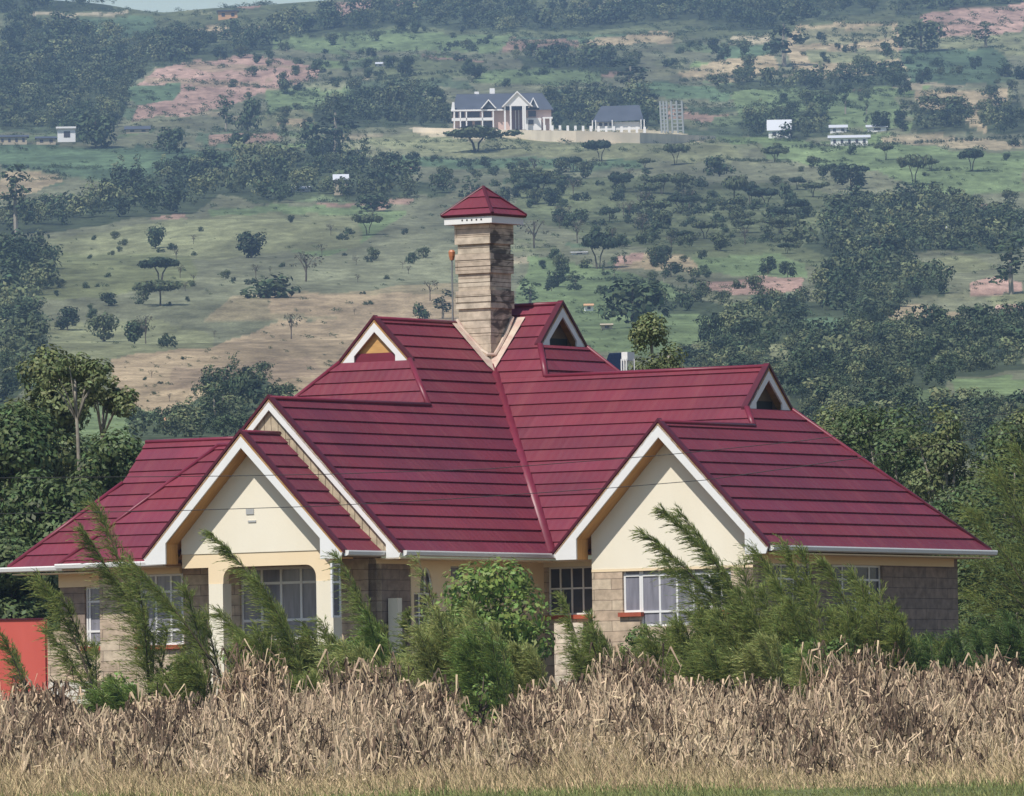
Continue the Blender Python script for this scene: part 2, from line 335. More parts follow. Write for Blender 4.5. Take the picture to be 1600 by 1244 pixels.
PATCH = [
 (SCRUB, [(0, 0), (1600, 0), (1600, 60), (700, 60), (0, 110)]), (SCRUB, [(800, 270), (1250, 290), (1400, 330), (1300, 420), (1050, 400), (800, 340)]),
 (G3, [(0, 225), (250, 232), (520, 238), (520, 272), (200, 282), (0, 265)]), (G2, [(0, 232), (520, 243), (520, 262), (100, 262), (0, 256)]),
 (TAN, [(0, 268), (105, 275), (105, 284), (70, 292), (30, 312), (0, 312)]),
 (PINK, [(205, 150), (250, 100), (285, 82), (400, 85), (500, 108), (500, 122), (440, 140), (300, 180), (210, 190)]),
 (G2, [(200, 138), (285, 132), (270, 160), (205, 165)]), (G1, [(405, 62), (470, 55), (520, 60), (540, 85), (480, 80), (400, 78)]),
 ((.30, .22, .15), [(290, 95), (500, 108), (380, 110), (285, 108)]), ((.30, .22, .15), [(225, 122), (420, 128), (480, 118), (400, 133), (230, 132)]),
 (G1, [(425, 145), (540, 135), (540, 165), (480, 180), (410, 185)]), (LAWN, [(400, 180), (470, 172), (560, 190), (500, 205), (400, 200)]), (TAN, [(440, 190), (485, 184), (500, 196), (440, 200)]),
 (TAN, [(290, 50), (330, 38), (420, 45), (400, 55)]), (PALE, [(40, 22), (205, 16), (205, 21), (40, 27)]), (LAWN, [(230, 12), (330, 14), (330, 20), (220, 20)]),
 (G2, [(100, 30), (240, 26), (240, 62), (140, 62)]), (G1, [(470, 60), (560, 48), (700, 52), (800, 55), (790, 75), (640, 82), (560, 80)]),
 (G1, [(660, 55), (800, 60), (780, 80), (650, 80)]), (SCRUB, [(560, 95), (640, 90), (760, 95), (720, 120), (600, 130)]),
 (G1, [(760, 110), (930, 108), (940, 125), (860, 135), (740, 128)]), (G2, [(900, 55), (1060, 50), (1040, 62), (830, 62)]),
 (TAN, [(930, 57), (1060, 50), (1050, 70), (900, 70)]), (PINK, [(530, 0), (590, 0), (575, 18), (530, 22)]), (PINK, [(610, 0), (650, 0), (640, 14), (612, 14)]), (PINK, [(350, 0), (420, 0), (400, 12), (340, 10)]),
 (PALE, [(900, 0), (1010, 0), (1000, 12), (900, 12)]),
 (TAN, [(1060, 118), (1120, 92), (1210, 88), (1210, 118), (1120, 128)]), (G2, [(1110, 75), (1200, 68), (1205, 88), (1130, 92)]), (PALE, [(1140, 57), (1195, 55), (1195, 66), (1130, 70)]),
 (TAN, [(1245, 40), (1330, 32), (1410, 38), (1405, 80), (1420, 112), (1240, 122), (1230, 60)]), ((.22, .21, .12), [(1250, 44), (1400, 42), (1400, 62), (1250, 70)]), (LAWN, [(1260, 80), (1330, 76), (1410, 84), (1415, 95), (1260, 98)]),
 (PINK, [(1440, 25), (1500, 12), (1600, 8), (1600, 52), (1540, 55), (1445, 54)]), (LAWN, [(1445, 56), (1600, 54), (1600, 90), (1450, 78)]), (G3, [(1415, 82), (1550, 72), (1585, 105), (1560, 130), (1420, 130)]),
 (G2, [(1000, 130), (1140, 135), (1150, 155), (1000, 155)]), (G1, [(1150, 136), (1400, 142), (1410, 170), (1390, 200), (1190, 195), (1150, 180)]), (TAN, [(1435, 142), (1570, 138), (1580, 165), (1530, 210), (1500, 175), (1430, 175)]),
 ((.33, .27, .17), [(1380, 215), (1480, 212), (1600, 222), (1600, 236), (1480, 228), (1380, 226)]), (G1, [(1390, 226), (1600, 240), (1600, 300), (1440, 305), (1380, 270), (1200, 250), (1180, 225)]),
 (LAWN, [(560, 215), (700, 212), (900, 214), (1135, 218), (1160, 245), (1080, 256), (900, 246), (640, 244)]), (LAWN, [(1140, 222), (1165, 246), (1130, 255)]),
 (PALE, [(640, 203), (700, 200), (1000, 203), (1120, 214), (1100, 221), (960, 224), (820, 219), (660, 212)]),
 (G2, [(620, 246), (1000, 250), (1010, 262), (620, 262)]),
 (G1, [(330, 325), (560, 320), (640, 335), (520, 400), (350, 390)]), (LAWN, [(60, 375), (350, 335), (560, 335), (560, 385), (260, 410), (90, 400)]), ((.150, .160, .078), [(90, 395), (300, 400), (300, 450), (60, 470)]),
 (LAWN, [(40, 505), (230, 500), (330, 520), (330, 545), (150, 560), (80, 540)]),
 ((.24, .20, .12), [(360, 460), (560, 455), (720, 440), (720, 480), (560, 500), (320, 500)]),
 (DRY, [(170, 560), (330, 540), (430, 505), (600, 490), (720, 500), (640, 545), (540, 560), (560, 600), (440, 640), (330, 665), (200, 650)]),
 (DRY, [(420, 462), (540, 458), (716, 462), (716, 500), (600, 500), (430, 490)]), ((.27, .20, .13), [(280, 575), (480, 560), (520, 580), (440, 600), (260, 610)]),
 (TAN, [(955, 400), (1060, 398), (1100, 410), (1080, 425), (960, 420)]), (G1, [(1085, 402), (1200, 398), (1265, 412), (1258, 436), (1180, 432), (1090, 422)]), (PINK, [(1100, 440), (1180, 434), (1252, 436), (1252, 458), (1165, 462), (1110, 452)]),
 (PINK, [(960, 398), (1010, 398), (1010, 412), (960, 414)]), (G1, [(830, 400), (960, 420), (1080, 460), (1130, 520), (1010, 560), (900, 540), (800, 480)]), (G1, [(1050, 480), (1140, 480), (1140, 520), (1060, 520)]),
 (LAWN, [(1195, 540), (1226, 540), (1226, 566), (1200, 560)]), (G1, [(1430, 610), (1480, 605), (1480, 630), (1430, 630)]), (G1, [(1490, 590), (1580, 588), (1570, 620), (1490, 622)]),
 (TAN, [(1390, 485), (1430, 478), (1500, 490), (1480, 500), (1400, 500)]), (PINK, [(1510, 440), (1560, 430), (1600, 445), (1600, 458), (1520, 462)]), (LAWN, [(1450, 405), (1520, 395), (1560, 420), (1460, 425)]),
 (PALE, [(1500, 640), (1600, 650), (1600, 700), (1530, 690)]), (LAWN, [(1540, 462), (1600, 460), (1600, 480), (1550, 478)]), (PINK, [(1545, 478), (1600, 480), (1600, 495), (1560, 490)]),
 (G1, [(40, 600), (180, 640), (400, 660), (400, 700), (100, 700)]),
]
PR = np.random.default_rng(8); PAR = []
PC = [(.30, .20, .15), (.155, .205, .085), (.135, .168, .085), (.105, .140, .08), (.175, .18, .105), (.25, .215, .14), (.085, .11, .062), (.155, .165, .09), (.19, .19, .11)]
for k_ in range(300):
    x_, y_ = PR.uniform(-80, 1680), PR.choice([PR.uniform(0, 235), PR.uniform(230, 500)], p=[.72, .28]); w_ = PR.uniform(28, 130) ; h_ = w_ * PR.uniform(.07, .16); sl = PR.uniform(-.09, .09) * w_; sk = PR.uniform(-12, 12)
    if y_ > 330 and x_ < 760: continue
    PAR.append((PC[PR.integers(len(PC))], [(x_, y_), (x_ + w_, y_ + sl), (x_ + w_ + sk, y_ + h_ + sl), (x_ + sk, y_ + h_)]))
for c_, pl in PAR + PATCH:
    k_ = inpoly(PXn, PYn, pl) & (GY > 300); base[k_] = c_
WOODS = [
 [(0, 45), (90, 35), (160, 62), (250, 60), (330, 66), (300, 85), (245, 100), (200, 140), (190, 195), (120, 222), (60, 200), (0, 208)],
 [(0, 345), (40, 320), (110, 335), (180, 285), (330, 262), (400, 250), (520, 225), (560, 240), (640, 285), (715, 292), (700, 305), (560, 318), (510, 305), (420, 322), (340, 300), (300, 335), (180, 345), (60, 366), (0, 368)],
 [(420, 40), (540, 20), (700, 8), (860, 18), (1000, 0), (1380, 0), (1380, 18), (1240, 30), (1180, 55), (1080, 30), (960, 45), (800, 52), (640, 42), (520, 52), (430, 66)],
 [(1400, 0), (1600, -10), (1600, 8), (1480, 14), (1400, 30)],
 [(0, 0), (180, -10), (175, 12), (100, 18), (0, 22)],
 [(1150, 480), (1230, 468), (1290, 470), (1270, 440), (1300, 415), (1350, 400), (1450, 420), (1480, 460), (1400, 470), (1420, 500), (1600, 500), (1600, 580), (1490, 590), (1440, 640), (1600, 632), (1620, 715), (1300, 715), (1230, 620), (1100, 600), (1060, 560), (1140, 530)],
 [(1290, 350), (1340, 310), (1430, 320), (1600, 330), (1600, 400), (1450, 390), (1360, 420), (1290, 400), (1250, 385)],
 [(0, 385), (60, 390), (85, 420), (60, 470), (20, 470), (70, 520), (65, 560), (20, 640), (0, 640)],
 [(490, 170), (560, 150), (640, 142), (700, 160), (704, 200), (560, 200), (500, 198)],
 [(850, 150), (920, 140), (1000, 155), (1030, 180), (1030, 200), (860, 203)],
 [(1155, 190), (1220, 170), (1290, 175), (1300, 205), (1250, 222), (1180, 215)],
 [(1425, 170), (1510, 172), (1520, 205), (1430, 208)], [(1530, 175), (1600, 160), (1600, 212), (1535, 208)],
 [(300, 630), (360, 590), (420, 590), (460, 640), (480, 665), (380, 690), (200, 690), (200, 660), (280, 660)],
 [(1110, 130), (1400, 112), (1420, 135), (1300, 140), (1120, 142)], [(800, 90), (900, 84), (1000, 96), (990, 112), (830, 108)],
 [(1010, 470), (1110, 470), (1150, 480), (1150, 500), (1090, 490), (1000, 490)],
 [(240, 60), (330, 66), (420, 50), (430, 80), (300, 95), (240, 110)],
]
for pl in WOODS:
    k_ = inpoly(PXn, PYn, pl) & (GY > 300); base[k_] = WOOD
for c_, pl in [(G1, [(1425, 612), (1480, 604), (1490, 632), (1430, 634)]), (LAWN, [(1192, 540), (1228, 538), (1230, 566), (1200, 568)]), (G1, [(1540, 600), (1600, 594), (1600, 625), (1550, 628)]), (TAN, [(1385, 486), (1430, 478), (1500, 488), (1490, 502), (1400, 502)]), (G2, [(1250, 498), (1330, 492), (1340, 512), (1260, 520)])]:
    k_ = inpoly(PXn, PYn, pl) & (GY > 300); base[k_] = c_
# soil and grass under the crops in front
near = GY < 330
base[near] = (.10, .075, .05)
k_ = GY < 178; base[k_] = (.15, .16, .07)
nv = base.shape[0] * base.shape[1]
me = bpy.data.meshes.new('ground')
nr, nc = GX.shape
ii = np.arange(nr * nc).reshape(nr, nc)
fq = np.stack([ii[:-1, :-1], ii[:-1, 1:], ii[1:, 1:], ii[1:, :-1]], -1).reshape(-1, 4)
me.vertices.add(nr * nc); me.vertices.foreach_set('co', np.stack([GX, GY, GZ], -1).astype(np.float32).ravel())
me.loops.add(fq.size); me.loops.foreach_set('vertex_index', fq.astype(np.int32).ravel())
me.polygons.add(len(fq)); me.polygons.foreach_set('loop_start', np.arange(0, fq.size, 4, dtype=np.int32)); me.polygons.foreach_set('loop_total', np.full(len(fq), 4, dtype=np.int32))
me.polygons.foreach_set('use_smooth', np.ones(len(fq), bool))
base[~near] *= 1.13
ca = me.color_attributes.new('field', 'FLOAT_COLOR', 'POINT')
ca.data.foreach_set('color', np.concatenate([base.reshape(-1, 3), np.ones((nv, 1))], 1).astype(np.float32).ravel())
me.update(calc_edges=True)
gm = bpy.data.materials.new('land'); gm.use_nodes = True; N, L = gm.node_tree.nodes, gm.node_tree.links
p = N['Principled BSDF']; p.inputs['Roughness'].default_value = .95; p.inputs['Specular IOR Level'].default_value = .05
at_ = N.new('ShaderNodeAttribute'); at_.attribute_name = 'field'; tc = N.new('ShaderNodeTexCoord')
mp = N.new('ShaderNodeMapping'); mp.inputs['Scale'].default_value = (1, .22, 1); L.new(tc.outputs['Object'], mp.inputs[0])
src = at_.outputs['Color']
for scl, lo, hi, v in ((.02, .3, .7, (.66, 1.24)), (.11, .35, .65, (.72, 1.22)), (.45, .3, .7, (.70, 1.26)), (3., .3, .7, (.75, 1.2))):
    nz = N.new('ShaderNodeTexNoise'); nz.inputs['Scale'].default_value = scl; nz.inputs['Detail'].default_value = 4; L.new(mp.outputs[0], nz.inputs['Vector'])
    mr = N.new('ShaderNodeMapRange'); mr.inputs[1].default_value = lo; mr.inputs[2].default_value = hi; mr.inputs[3].default_value = v[0]; mr.inputs[4].default_value = v[1]
    L.new(nz.outputs[0], mr.inputs[0]); sv = N.new('ShaderNodeVectorMath'); sv.operation = 'SCALE'; L.new(src, sv.inputs[0]); L.new(mr.outputs[0], sv.inputs['Scale']); src = sv.outputs[0]
L.new(src, p.inputs['Base Color'])
me.materials.append(gm)
ground = link('ground', me); tag(ground, kind='structure')

# ---------------------------------------------------------------- haze: one closed box of even air
hb = MB().box((-3200, -140, -2.5), (3200, 5200, 420))
hm = bpy.data.materials.new('haze air'); hm.use_nodes = True; N, L = hm.node_tree.nodes, hm.node_tree.links
N.remove(N['Principled BSDF']); pv = N.new('ShaderNodeVolumePrincipled')
pv.inputs['Color'].default_value = (.44, .64, 1, 1); pv.inputs['Density'].default_value = .000105; pv.inputs['Anisotropy'].default_value = .1
L.new(pv.outputs[0], N['Material Output'].inputs['Volume'])
haze = hb.build('haze', hm); tag(haze, kind='stuff')
# ================================================================ the red-roofed house
HA_ = .5852; DIST = F / 66.7
house = empty('bungalow_house', (.8705, DIST, EYE + 5.7236 - 3.3), -HA_)
tag(house, 'cream and stone bungalow under a large maroon metal roof with several gables', 'house')
ZF = 3.3
hs_, hc_ = math.sin(HA_), math.cos(HA_)
def L3(u, v, z): return Vector((u, v, z + ZF))
def meas(px, py, u=None, v=None):
    """house coordinates of the wall point measured at a photo pixel, on the wall plane u=.. or v=.."""
    d = ray(px, py)
    o = Vector((-.8705, -DIST, -(5.7236)))
    ou, ov = o.x * hc_ - o.y * hs_, o.x * hs_ + o.y * hc_
    du, dv = d.x * hc_ - d.y * hs_, d.x * hs_ + d.y * hc_
    t = (u - ou) / du if u is not None else (v - ov) / dv
    return ou + du * t, ov + dv * t, o.z + d.z * t
class HB(MB):
    def build(s, name, mat, parent=house, **k): return MB.build(s, name, mat, parent, **k)
DZ = .285
def clipz(pts, z0, z1):
    def cl(P, z, keep_above):
        out = []
        for i in range(len(P)):
            a, b = P[i], P[(i + 1) % len(P)]
            ia = (a.z >= z - 1e-7) if keep_above else (a.z <= z + 1e-7); ib = (b.z >= z - 1e-7) if keep_above else (b.z <= z + 1e-7)
            if ia: out.append(a)
            if ia != ib: t = (z - a.z) / (b.z - a.z); out.append(a.lerp(b, t))
        return out
    P = cl(pts, z0, True)
    return cl(P, z1, False) if len(P) > 2 else []
RIB = {}
def put_rib(o, mb):
    a = o.data.attributes.new('rib', 'FLOAT', 'POINT'); a.data.foreach_set('value', RIB[id(mb)])
def roof_face(mb, deck, pts, lift=.037):
    P = [L3(*q) for q in pts]
    n = Vector((0, 0, 0))
    for i in range(1, len(P) - 1): n += (P[i] - P[0]).cross(P[i + 1] - P[0])
    n.normalize()
    if n.z < 0: n = -n; P = P[::-1]
    deck.prism([q - n * .05 for q in P], n * .045)
    zs = [q.z for q in P]; z = min(zs); k0 = math.floor((min(zs) - ZF) / DZ + 1e-6)
    h = n.cross(Vector((0, 0, 1))).normalized()
    k = k0
    while ZF + k * DZ < max(zs) - 1e-6:
        a, b = ZF + k * DZ, ZF + (k + 1) * DZ
        C = clipz(P, a, b)
        if len(C) >= 3:
            j = random.uniform(-.004, .004)
            off = [q + n * (.012 + (lift + j) * (1 - (q.z - a) / DZ)) for q in C]
            mb.poly(off); RIB.setdefault(id(mb), []).extend([q.dot(h) for q in C])
            lowest = [i for i, q in enumerate(C) if abs(q.z - max(a, min(zs))) < 1e-5]
            if len(lowest) >= 2:
                hs = sorted(lowest, key=lambda i: C[i].dot(h)); i0, i1 = hs[0], hs[-1]
                mb.poly([off[i0], off[i1], C[i1] - n * .012, C[i0] - n * .012]); RIB[id(mb)].extend([C[i0].dot(h), C[i1].dot(h), C[i1].dot(h), C[i0].dot(h)])
        k += 1
vg = -6.2992; ZA = 3.6241; vhA = .3195; z1 = 4.7763; vHA = 1.2489; HA = 5.7919
uE = 6.7332; zB = 4.3871; z2 = 3.3901; uG = 3.3431; vR = -1.2131; uR = 3.7965; hR = 2.9367; uL = .8598
HBz = 6.2236; z3 = 5.2034; uHB = -3.6515; uxB = -2.9662
vS = -7.846; uS = -3.3381; hS = 2.7883
roof = HB(); deck = HB()
rf = lambda *p: roof_face(roof, deck, p)
# wing A, right-hand slope
rf((0, vg, 0), (0, 0, 0), (-ZA, ZA, ZA), (-ZA, vg, ZA))
rf((-ZA, vhA, ZA), (-ZA, ZA, ZA), (-z1, z1, z1), (-z1, vHA, z1))
rf((-z1, vHA, z1), (-z1, z1, z1), (-HA, HA, HA), (-HA, vHA, HA))
# wing A hip end below its gablet, carried on down to the lower roofs
kA = (vHA - vhA) / (z1 - ZA)
vlow = vhA - kA * (ZA - 2.4)
rf((-ZA, vhA, ZA), (-z1, vHA, z1), (-2*HA + z1, vHA, z1), (-2*HA + ZA, vhA, ZA))
rf((-ZA, vhA, ZA), (-2*HA + ZA, vhA, ZA), (-2*HA + 2.4, vlow, 2.4), (-ZA, vlow, 2.4))
# left-hand slopes (seen only from the side)
rf((-2*ZA, vg, 0), (-ZA, vg, ZA), (-ZA, vhA + .2, ZA), (-2*ZA, vhA + .2, 0))
rf((-HA, vHA, HA), (-HA, 7.5, HA), (-2*HA + 1.2, 7.5, 1.2), (-2*HA + 1.2, vlow + .6, 1.2), (-2*HA + z1, vHA, z1))
# wing B, front slope
rf((0, 0, 0), (uE, 0, 0), (uE - z2, z2, z2), (-z2, z2, z2))
rf((-z2, z2, z2), (uG, z2, z2), (uG, zB, zB), (-zB, zB, zB))
rf((-zB, zB, zB), (uxB, zB, zB), (uHB, z3, z3), (-z3, z3, z3))
rf((-z3, z3, z3), (uHB, z3, z3), (uHB, HBz, HBz), (-HBz, HBz, HBz))
# high hip of wing B, facing right
rf((uHB, z3, z3), (uHB, 2*HBz - z3, z3), (uxB, 2*HBz - zB, zB), (uxB, zB, zB))
kB = (uxB - uHB) / (z3 - zB); ul = uxB + kB * (zB - 2.2)
rf((uxB, zB, zB), (uxB, 2*HBz - zB, zB), (ul, 2*HBz - 2.2, 2.2), (ul, zB, 2.2))
rf((-HA, HBz, HBz), (uHB, HBz, HBz), (uHB, 2*HBz - z3, z3), (ul, 2*HBz - 2.2, 2.2), (-HA, 2*HBz - 2.2, 2.2))
# back of the low part and the right-hand hip end
vE = 2 * zB
rf((uxB, zB, zB), (uG, zB, zB), (uG, vE - z2, z2), (uE, vE, 0), (uxB, vE, 0))
rf((uE, vR, 0), (uE, vE, 0), (uE - hR, vE - hR, hR), (uE - hR, vR, hR))
rf((uE - hR, hR, hR), (uE - hR, vE - hR, hR), (uG, vE - z2, z2), (uG, z2, z2))
# right front gable, left slope
rf((uL, vR, 0), (uL, 0, 0), (uR, hR, hR), (uR, vR, hR))
# small front-left gable
rf((uS + hS, vS, 0), (uS + hS, vg, 0), (uS, vg, hS), (uS, vS, hS))
rf((uS - hS, vS, 0), (uS - hS, vg, 0), (uS, vg, hS), (uS, vS, hS))
# left wing: back roof with its own hip, and the front section
rf((-13.6, -3, 0), (-7.4, -3, 0), (-7.4, 0, 3), (-11.63, 0, 3), (-11.63, -1, 2))
rf((-13.6, -3, 0), (-11.63, -1, 2), (-11.63, 1, 2), (-13.6, 3, 0))
rf((-13.6, 3, 0), (-11.63, 1, 2), (-11.63, 0, 3), (-7.4, 0, 3), (-7.4, 3, 0))
rf((-9.17, -7, -.08), (uS - hS + .3, -7, -.08), (-5.4, -4.3, 2.66), (-6.47, -4.3, 2.66))
rf((-5.4, -7, -.08), (-4.6, -7, -.08), (-4.6, -4.3, 2.66), (-5.4, -4.3, 2.66))
rf((-9.17, -7, -.08), (-6.47, -4.3, 2.66), (-6.47, -3.2, 2.66), (-9.17, -3.2, -.08))
roof_o = roof.build('roof', M['roof'], recalc=False); put_rib(roof_o, roof)
deck.build('roof_deck', M['soffit'], roof_o)
# ridge and hip caps, valleys
cap = HB()
def line(a, b, r=.075, dz=.035, tgt=cap, flat=.7):
    A, B = L3(*a), L3(*b); A.z += dz; B.z += dz
    tgt.tube([A, B], r, 8, flat)
line((-ZA, vg, ZA), (-ZA, vhA, ZA)); line((-ZA, vhA, ZA), (-z1, vHA, z1)); line((-HA, vHA, HA), (-HA, HA, HA))
line((-2*HA + z1, vHA, z1), (-2*HA + 2.4, vlow, 2.4))
line((uxB, zB, zB), (uG, zB, zB)); line((uHB, z3, z3), (uxB, zB, zB)); line((-HA, HBz, HBz), (uHB, HBz, HBz))
line((uHB, 2*HBz - z3, z3), (ul, 2*HBz - 2.2, 2.2)); line((uR, vR, hR), (uR, hR, hR)); line((uR, hR, hR), (uG, z2, z2))
line((uG, vE - z2, z2), (uE, vE, 0)); line((uS, vS, hS), (uS, vg, hS))
line((-11.63, 0, 3), (-7.6, 0, 3)); line((-11.63, -1, 2), (-13.6, -3, 0)); line((-6.47, -4.3, 2.66), (-9.17, -7, -.08), .07)
line((-6.47, -4.3, 2.66), (-4.6, -4.3, 2.66))
line((.03, -.03, 0), (-4.70, 4.70, 4.70), .12, .055, flat=.45)
line((uL, 0, 0), (uR, hR, hR), .05, .01)
cap.build('ridge_cap', M['roofcap'], roof_o, smooth=True)

# ---- gables.  mp(a, d, z): a runs along the gable, d stands out in front of it
def gable(mp, c, w, zb, bw=.30, foot=.62, footz=-.16, ov=.5, capm=M['trim'], trimw=.055):
    top = zb + w
    bb = HB()
    inner = bw * 1.0
    xs = w - foot
    pts = [(c - w, zb - .01), (c, top - .01), (c + w, zb - .01), (c + w - .06, zb + footz), (c + xs, zb + footz), (c + xs, zb + foot - inner * 1.0 - .0), (c, top - inner - .03), (c - xs, zb + foot - inner), (c - xs, zb + footz), (c - w + .06, zb + footz)]
    bb.prism([L3(*mp(a, 0, z)) for a, z in pts], L3(*mp(0, -.045, 0)) - L3(*mp(0, 0, 0)))
    o = bb.build('barge_board', M['white'], roof_o)
    tr = HB()
    for sg in (-1, 1):
        A = L3(*mp(c + sg * (w + .04), .02, zb - .03)); B = L3(*mp(c, .02, top + .03))
        n = Vector((0, 0, .06))
        e = L3(*mp(0, -.16, 0)) - L3(*mp(0, 0, 0))
        tr.prism([A, B, B + n * 1.4, A + n * 1.4], e)
    tr.build('barge_trim', capm, roof_o)
    return o
N_ = lambda v0: (lambda a, d, z: (a, v0 - d, z))
E_ = lambda u0: (lambda a, d, z: (u0 + d, a, z))
def gable_wall(mp, c, w, zb, ov, zlow, m_, wl, wr, th=.2):
    g = HB(); t = zb + w - .07
    pts = [(c - wl, zlow), (c - wl, t - wl), (c, t), (c + wr, t - wr), (c + wr, zlow)]
    g.prism([L3(*mp(a, -ov, z)) for a, z in pts], L3(*mp(0, -ov - th, 0)) - L3(*mp(0, -ov, 0)))
    return g.build('gable_wall', m_)
def soffit(mp, c, w, zb, ov, foot=.62):
    s = HB()
    e = L3(*mp(0, -ov, 0)) - L3(*mp(0, -.05, 0))
    for sg in (-1, 1):
        a0, a1 = c + sg * (w - foot), c
        P = [(a0, zb + foot - .32), (a1, zb + w - .32), (a1, zb + w - .28), (a0, zb + foot - .28)]
        s.prism([L3(*mp(a, -.05, z)) for a, z in P], e)
        Q = [(a0, zb - .16), (a0, zb + foot - .10), (a0 + sg * .03, zb + foot - .10), (a0 + sg * .03, zb - .16)]
        s.prism([L3(*mp(a, -.05, z)) for a, z in Q], e)
        B = [(a0 + sg * .03, zb - .16), (c + sg * (w - .05), zb - .16), (c + sg * (w - .05), zb - .12), (a0 + sg * .03, zb - .12)]
        s.prism([L3(*mp(a, -.05, z)) for a, z in B], e)
    s.build('soffit', M['soffit'], roof_o)
# right front gable
gR = N_(vR); gable(gR, uR, hR, 0); soffit(gR, uR, hR, 0, .5)
zwin = meas(1000, 888, v=vR + .5)[2]
gable_wall(gR, uR, hR, 0, .5, zwin, M['cream'], hR - .72, hR - .72)
# small left gable over the porch
gS = N_(vS); gable(gS, uS, hS, 0); soffit(gS, uS, hS, 0, .5)
vW = vS + .5
zg = meas(400, 863, v=vW)[2]
gw = gable_wall(gS, uS, hS, 0, .5, zg, M['cream'], hS - .72, hS - .60)
# big gable behind it, boarded
gA = N_(vg); gable(gA, -ZA, ZA, 0, bw=.22, foot=.40)
gable_wall(gA, -ZA, ZA, 0, .10, .02, M['boards'], ZA - .16, ZA - .16, th=.12)
# gablets
def gablet(mp, c, w, zb, panel, low, rec=.34):
    gable(mp, c, w, zb, bw=.26, foot=.42, footz=.0, trimw=.05)
    g = HB(); pts = [(c - w + .05, zb + .0), (c, zb + w - .04), (c + w - .05, zb + .0)]
    g.prism([L3(*mp(a, -rec, z)) for a, z in pts], L3(*mp(0, -.40, 0)) - L3(*mp(0, -.34, 0)))
    o = g.build('gablet_panel', panel)
    b = HB(); P = [(c - w + .42, zb - .05), (c - w + .42, zb + .22), (c + w - .42, zb + .22), (c + w - .42, zb - .05)]
    b.prism([L3(*mp(a, -rec + .06, z)) for a, z in P], L3(*mp(0, -.30, 0)) - L3(*mp(0, -.26, 0)))
    b.build('gablet_flashing', low, o)
gablet(N_(vHA), -HA, HA - z1, z1, M['ply'], M['roofcap'], .13)
gablet(E_(uHB), HBz, HBz - z3, z3, M['shadewood'], M['wire'])
gablet(E_(uG), zB, zB - z2, z2, M['shadewood'], M['wire'])
# ---- gutters
def gutter(a, b, out, r=.075):
    g = HB(); A, B = L3(*a), L3(*b); o = Vector(out) * .07
    ax = (B - A).normalized(); side = Vector(out).normalized()
    prof = [(0, .03), (.13, .03), (.14, .0), (.12, -.075), (.05, -.10), (0, -.10)]
    g.prism([A + side * x + Vector((0, 0, z)) for x, z in prof], B - A)
    g.build('gutter', M['white'], roof_o)
gutter((0, vg + .06, 0), (0, .1, 0), (1, 0, 0)); gutter((-.05, 0, 0), (uL - .02, 0, 0), (0, -1, 0))
gutter((uE, vR + .06, 0), (uE, vE + .1, 0), (1, 0, 0)); gutter((uS + hS, vS + .06, 0), (uS + hS, vg + .05, 0), (1, 0, 0))
gutter((-9.2, -7.0, -.08), (uS - hS + .02, -7.0, -.08), (0, -1, 0)); gutter((-14.0, -3, .0), (-9.2, -3, .0), (0, -1, 0))
# ---- eave soffits (flat, cream-ochre) and beams
for A_, B_ in (((-.72, vg, -.16), (-.01, .72, -.13)), ((-.7, .01, -.161), (uL + .72, .9, -.131)), ((6.01, vR + .5, -.16), (uE - .01, vE - .01, -.13)), ((-9.1, -6.98, -.20), (-6.1, -6.3, -.17)), ((-13.5, -2.98, -.16), (-9.2, -2.3, -.13)), ((-4.5, 8.2, -.162), (6.0, 8.76, -.132))):
    sf = HB(); sf.box(L3(*A_), L3(*B_)); sf.build('eave_soffit', M['ochre'])
# ---- walls
def wall(mp, a0, a1, z0, z1_, holes, m_, name='wall', th=.22, d=0):
    As = sorted({a0, a1, *[q for h in holes for q in h[:2] if a0 < q < a1]}); Zs = sorted({z0, z1_, *[q for h in holes for q in h[2:] if z0 < q < z1_]})
    g = HB()
    for i in range(len(As) - 1):
        for j in range(len(Zs) - 1):
            ca, cz = (As[i] + As[i+1]) / 2, (Zs[j] + Zs[j+1]) / 2
            if any(h[0] < ca < h[1] and h[2] < cz < h[3] for h in holes): continue
            g.box(L3(*mp(As[i], d, Zs[j])), L3(*mp(As[i+1], d - th, Zs[j+1])))
    return g.build(name, m_)
def window(mp, a0, a1, z0, z1_, vd, hd, fm, gm_, d=-.07, bar=.05, sillm=None, label=None):
    f = HB(); A = sorted([a0, a1])
    def bx(x0, x1, y0, y1, dd=0): f.box(L3(*mp(x0, d + dd, y0)), L3(*mp(x1, d - .05 + dd, y1)))
    bx(A[0], A[1], z1_ - bar, z1_); bx(A[0], A[1], z0, z0 + bar); bx(A[0], A[0] + bar, z0 + bar, z1_ - bar); bx(A[1] - bar, A[1], z0 + bar, z1_ - bar)
    for t in vd: x = A[0] + t * (A[1] - A[0]); bx(x - bar / 2, x + bar / 2, z0 + bar, z1_ - bar, .003)
    for t in hd: y = z0 + t * (z1_ - z0); bx(A[0] + bar, A[1] - bar, y - bar / 2, y + bar / 2, .006)
    o = f.build('window', fm)
    if label: o['label'] = label
    g = HB(); g.box(L3(*mp(A[0] + .01, d - .02, z0 + .01)), L3(*mp(A[1] - .01, d - .04, z1_ - .01))); g.build('pane', gm_, o)
    if sillm:
        s = HB(); s.box(L3(*mp(A[0] - .08, .09, z0 - .10)), L3(*mp(A[1] + .08, -.05, z0 - .002))); s.build('sill', sillm, o)
    return o
ZG = -3.6
